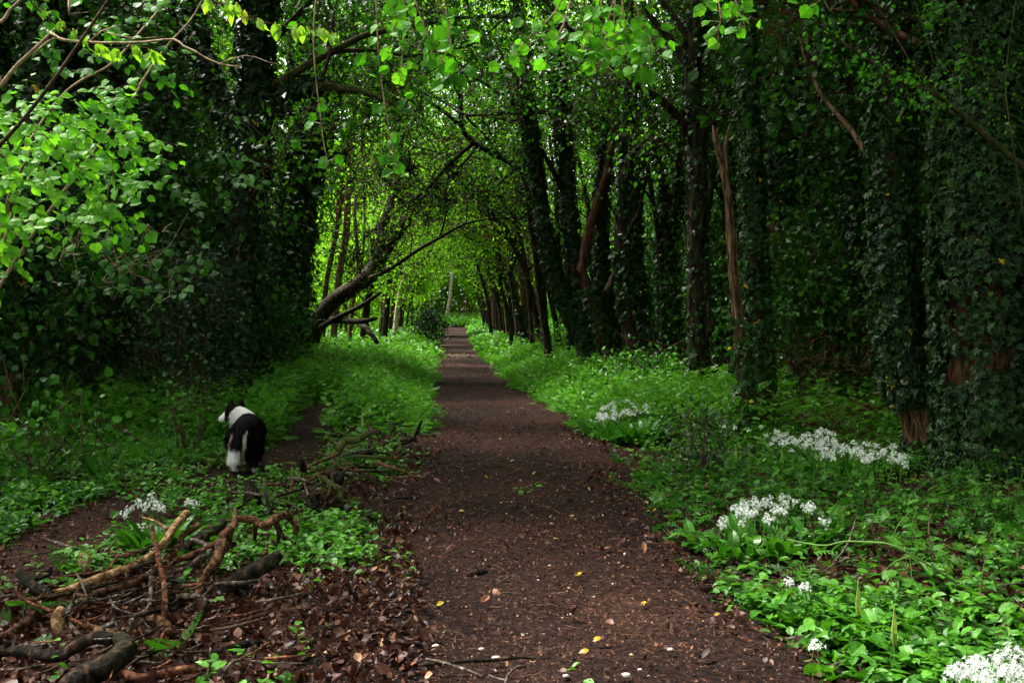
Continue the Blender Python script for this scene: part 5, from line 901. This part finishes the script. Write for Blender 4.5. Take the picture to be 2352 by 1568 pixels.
# overhanging hazel boughs at the top of the view, rooted at the left, just out of the frame
oh = thing("hazel_tree", "overhanging hazel boughs with bright toothed leaves at the top centre", "hazel tree", (-3.9, 4.4, 0)); lb, tw, st = Bag(), Bag(), Bag()
A = lambda px, py, Y=4.6: P(px, py, Y)
s = np.array([-3.9, 4.4, -.02]); tube(st, [s, s + [.1, 0, 1.6], s + [.5, .05, 2.9], A(500, -300), A(800, -180), A(1100, -120), A(1400, -90), A(1650, -90), A(1850, -60)], [.05, .045, .04, .03, .022, .017, .013, .01, .005], 9, .08, .05)
TW = [([(870, -160), (895, -40), (905, 60), (890, 130)], 12, .5), ([(880, -160), (945, -20), (985, 90), (1010, 130), (1035, 160)], 15, .5), ([(900, -160), (930, 20), (925, 120), (915, 210)], 11, .45), ([(960, -150), (1010, 10), (1050, 75), (1068, 85)], 7, .4), ([(1090, -120), (1120, -20), (1128, 8)], 3, .9),
      ([(1330, -100), (1280, 20), (1210, 90), (1170, 145)], 12, .5), ([(1330, -100), (1300, 40), (1265, 110), (1245, 125)], 8, .5), ([(1400, -90), (1380, 10), (1350, 90), (1330, 125)], 12, .45), ([(1420, -90), (1430, 20), (1440, 90), (1470, 140), (1480, 210)], 20, .5), ([(1440, -90), (1400, 30), (1385, 120), (1360, 175)], 15, .45), ([(1450, -90), (1465, 30), (1490, 90), (1495, 130)], 12, .4), ([(1420, -90), (1410, 60), (1425, 130), (1400, 180)], 12, .35),
      ([(1640, -90), (1650, 0), (1655, 50), (1640, 85)], 9, .5), ([(1660, -90), (1690, 0), (1705, 40), (1715, 80)], 9, .5), ([(1780, -80), (1790, -20), (1785, 5)], 4, .4), ([(1840, -60), (1880, -20), (1905, 25)], 8, .3), ([(760, -190), (720, 60), (740, 300), (755, 380)], 5, .1), ([(860, -170), (870, 130), (900, 330), (920, 400)], 8, .1), ([(1000, -140), (1040, 130), (1055, 200)], 7, .2)]
for q, nl, ti in TW:
    l = pxline(q, 4.55 + .35 * R()); c, *_ = tube(tw, l, [.005, .0035, .0015], 5, .05, 0); nl = int(nl * 1.6); s_ = .32 + .68 * (np.arange(nl) + R(nl)) / nl; i = np.minimum((s_ * (len(c) - 1)).astype(int), len(c) - 1); p = c[i] + N_(nl, 3) * np.array([.045, .05, .03])
    sd_ = np.where(np.arange(nl) % 2, 1, -1)[:, None] * np.array([[1., 0, 0]]); f = nrm(np.array([[0, -.8, .45]]) + N_(nl, 3) * .38); dr = sd_ * (.5 + .4 * R(nl)[:, None]) + np.array([0, -.1, -.55]) + N_(nl, 3) * .28
    sticks(tw, c[i], p, .0012, .0009, .05); leaves(lb, HAZEL if ti < .9 else OVAL, p, dr, f, .054 * (1 + .2 * np.clip(N_(nl), -2, 1.5)), np.clip(ti + .18 * N_(nl), 0, 1), 1, .3)
lb.obj("foliage", M['hazel'], oh); tw.obj("twig", M['twigpale'], oh); st.obj("limb", M['twigpale'], oh, True)

# twigs with limp, just unfolded leaves, top left
yt = thing("beech_sapling", "thin twigs hung with limp yellow-green young leaves at the top left", "sapling", (-2.9, 4.1, 0)); lb, tw = Bag(), Bag()
s = np.array([-2.9, 4.1, -.02])
for q, lv, Y in [([(20, -60), (75, 10), (130, 55), (180, 85), (225, 105), (265, 112), (310, 107), (345, 112)], [(104, 22), (138, 46), (168, 68), (193, 82), (222, 104), (230, 104), (264, 113), (303, 106), (310, 108), (342, 115), (352, 118)], 4.4),
                 ([(350, -120), (470, -10), (530, 16), (590, 46), (640, 58), (690, 64), (735, 66), (768, 76)], [(478, 0), (520, 6), (528, 18), (543, 8), (562, 26), (592, 44), (632, 54), (640, 58), (680, 60), (690, 63), (705, 64), (733, 66), (742, 68), (764, 76), (771, 78)], 4.2)]:
    l = pxline(q, Y); l = np.vstack([s, s + [-.1, 0, 1.5], s * .3 + l[0] * .7 + np.array([-.2, 0, .1]), l]); tube(tw, l, [.014, .012, .008, .005, .004, .0035, .003, .0025, .002, .0015], 6, .05, .03)
    p = np.array([P(a, b_, Y - .01) for a, b_ in lv]); n = len(p); dr = np.array([[.12, -.1, -1.]]) + N_(n, 3) * np.array([.28, .15, .1]); f = np.array([[0, -1., .25]]) + N_(n, 3) * .4
    leaves(lb, OVAL, p, dr, f, .058 * (1 + .15 * N_(n)), np.clip(.4 + .25 * N_(n), 0, 1), .82, 1.0)
    n = len(p); leaves(lb, OVAL, p + np.array([.008, .01, 0]), dr + N_(n, 3) * .18, f + N_(n, 3) * .6, .052, np.clip(.3 + .2 * N_(n), 0, 1), .7, 1.0)
    sticks(lb, p + [0, 0, .004], p - [0, 0, .008], .004, .003, 0, 1)
lb.obj("foliage", M['young'], yt); tw.obj("stem", M['twig'], yt, True)

# small-leaved branch slanting down across the right-hand trees
hw = thing("field_maple", "slanting branch with small lobed leaves before the great ivy tree", "maple", tuple(P(2700, 1250, 7.6) * [1, 1, 0])); lb, tw = Bag(), Bag()
root_ = np.array(hw.location); l = np.vstack([root_ - [0, 0, .03], root_ + [-.05, 0, 1.0], pxline([(2440, 450), (2352, 385), (2250, 300), (2160, 225), (2080, 190), (2010, 150), (1930, 95), (1870, 48)], 7.6, -.4)])
tube(tw, l, [.05, .045, .033, .026, .022, .018, .014, .011, .008, .004], 8, .06, .06)
for q, r_ in [([(2210, 265), (2120, 180), (2060, 90), (2010, 0), (1990, -60)], .009), ([(2352, 500), (2330, 350), (2310, 200), (2325, 60), (2340, -40)], .008), ([(2300, 210), (2230, 130), (2200, 60), (2240, 20)], .005), ([(2130, 210), (2160, 250), (2230, 270), (2260, 250)], .005), ([(2080, -60), (2120, 60), (2150, 150), (2200, 165), (2230, 140)], .006), ([(2040, 150), (2120, 260), (2190, 330)], .006)]:
    tube(tw, pxline(q, 7.4), [r_, r_ * .7, r_ * .35], 6, .06, .04)
tip = []
for (a, b_) in cloud([(1880, 60), (1960, 70), (2120, 150), (2180, 210), (2160, 290), (2060, 230), (1930, 160), (1860, 100)], 30) + cloud([(2180, 60), (2340, 40), (2350, 380), (2270, 330), (2180, 230)], 12) + cloud([(2040, -20), (2200, 0), (2170, 60), (2060, 40)], 8): tip.append(P(a, b_, 7.1 + .7 * R()))
tip = np.array(tip); clumpleaves(lb, LOBED, tip, 12, .08, .034, .12, .5, None, .6); sticks(tw, np.repeat(tip, 2, 0), np.repeat(tip, 2, 0) + N_(len(tip) * 2, 3) * .12, .002, .001)
lb.obj("foliage", M['hazel'], hw); tw.obj("limb", M['barkmoss'], hw, True)
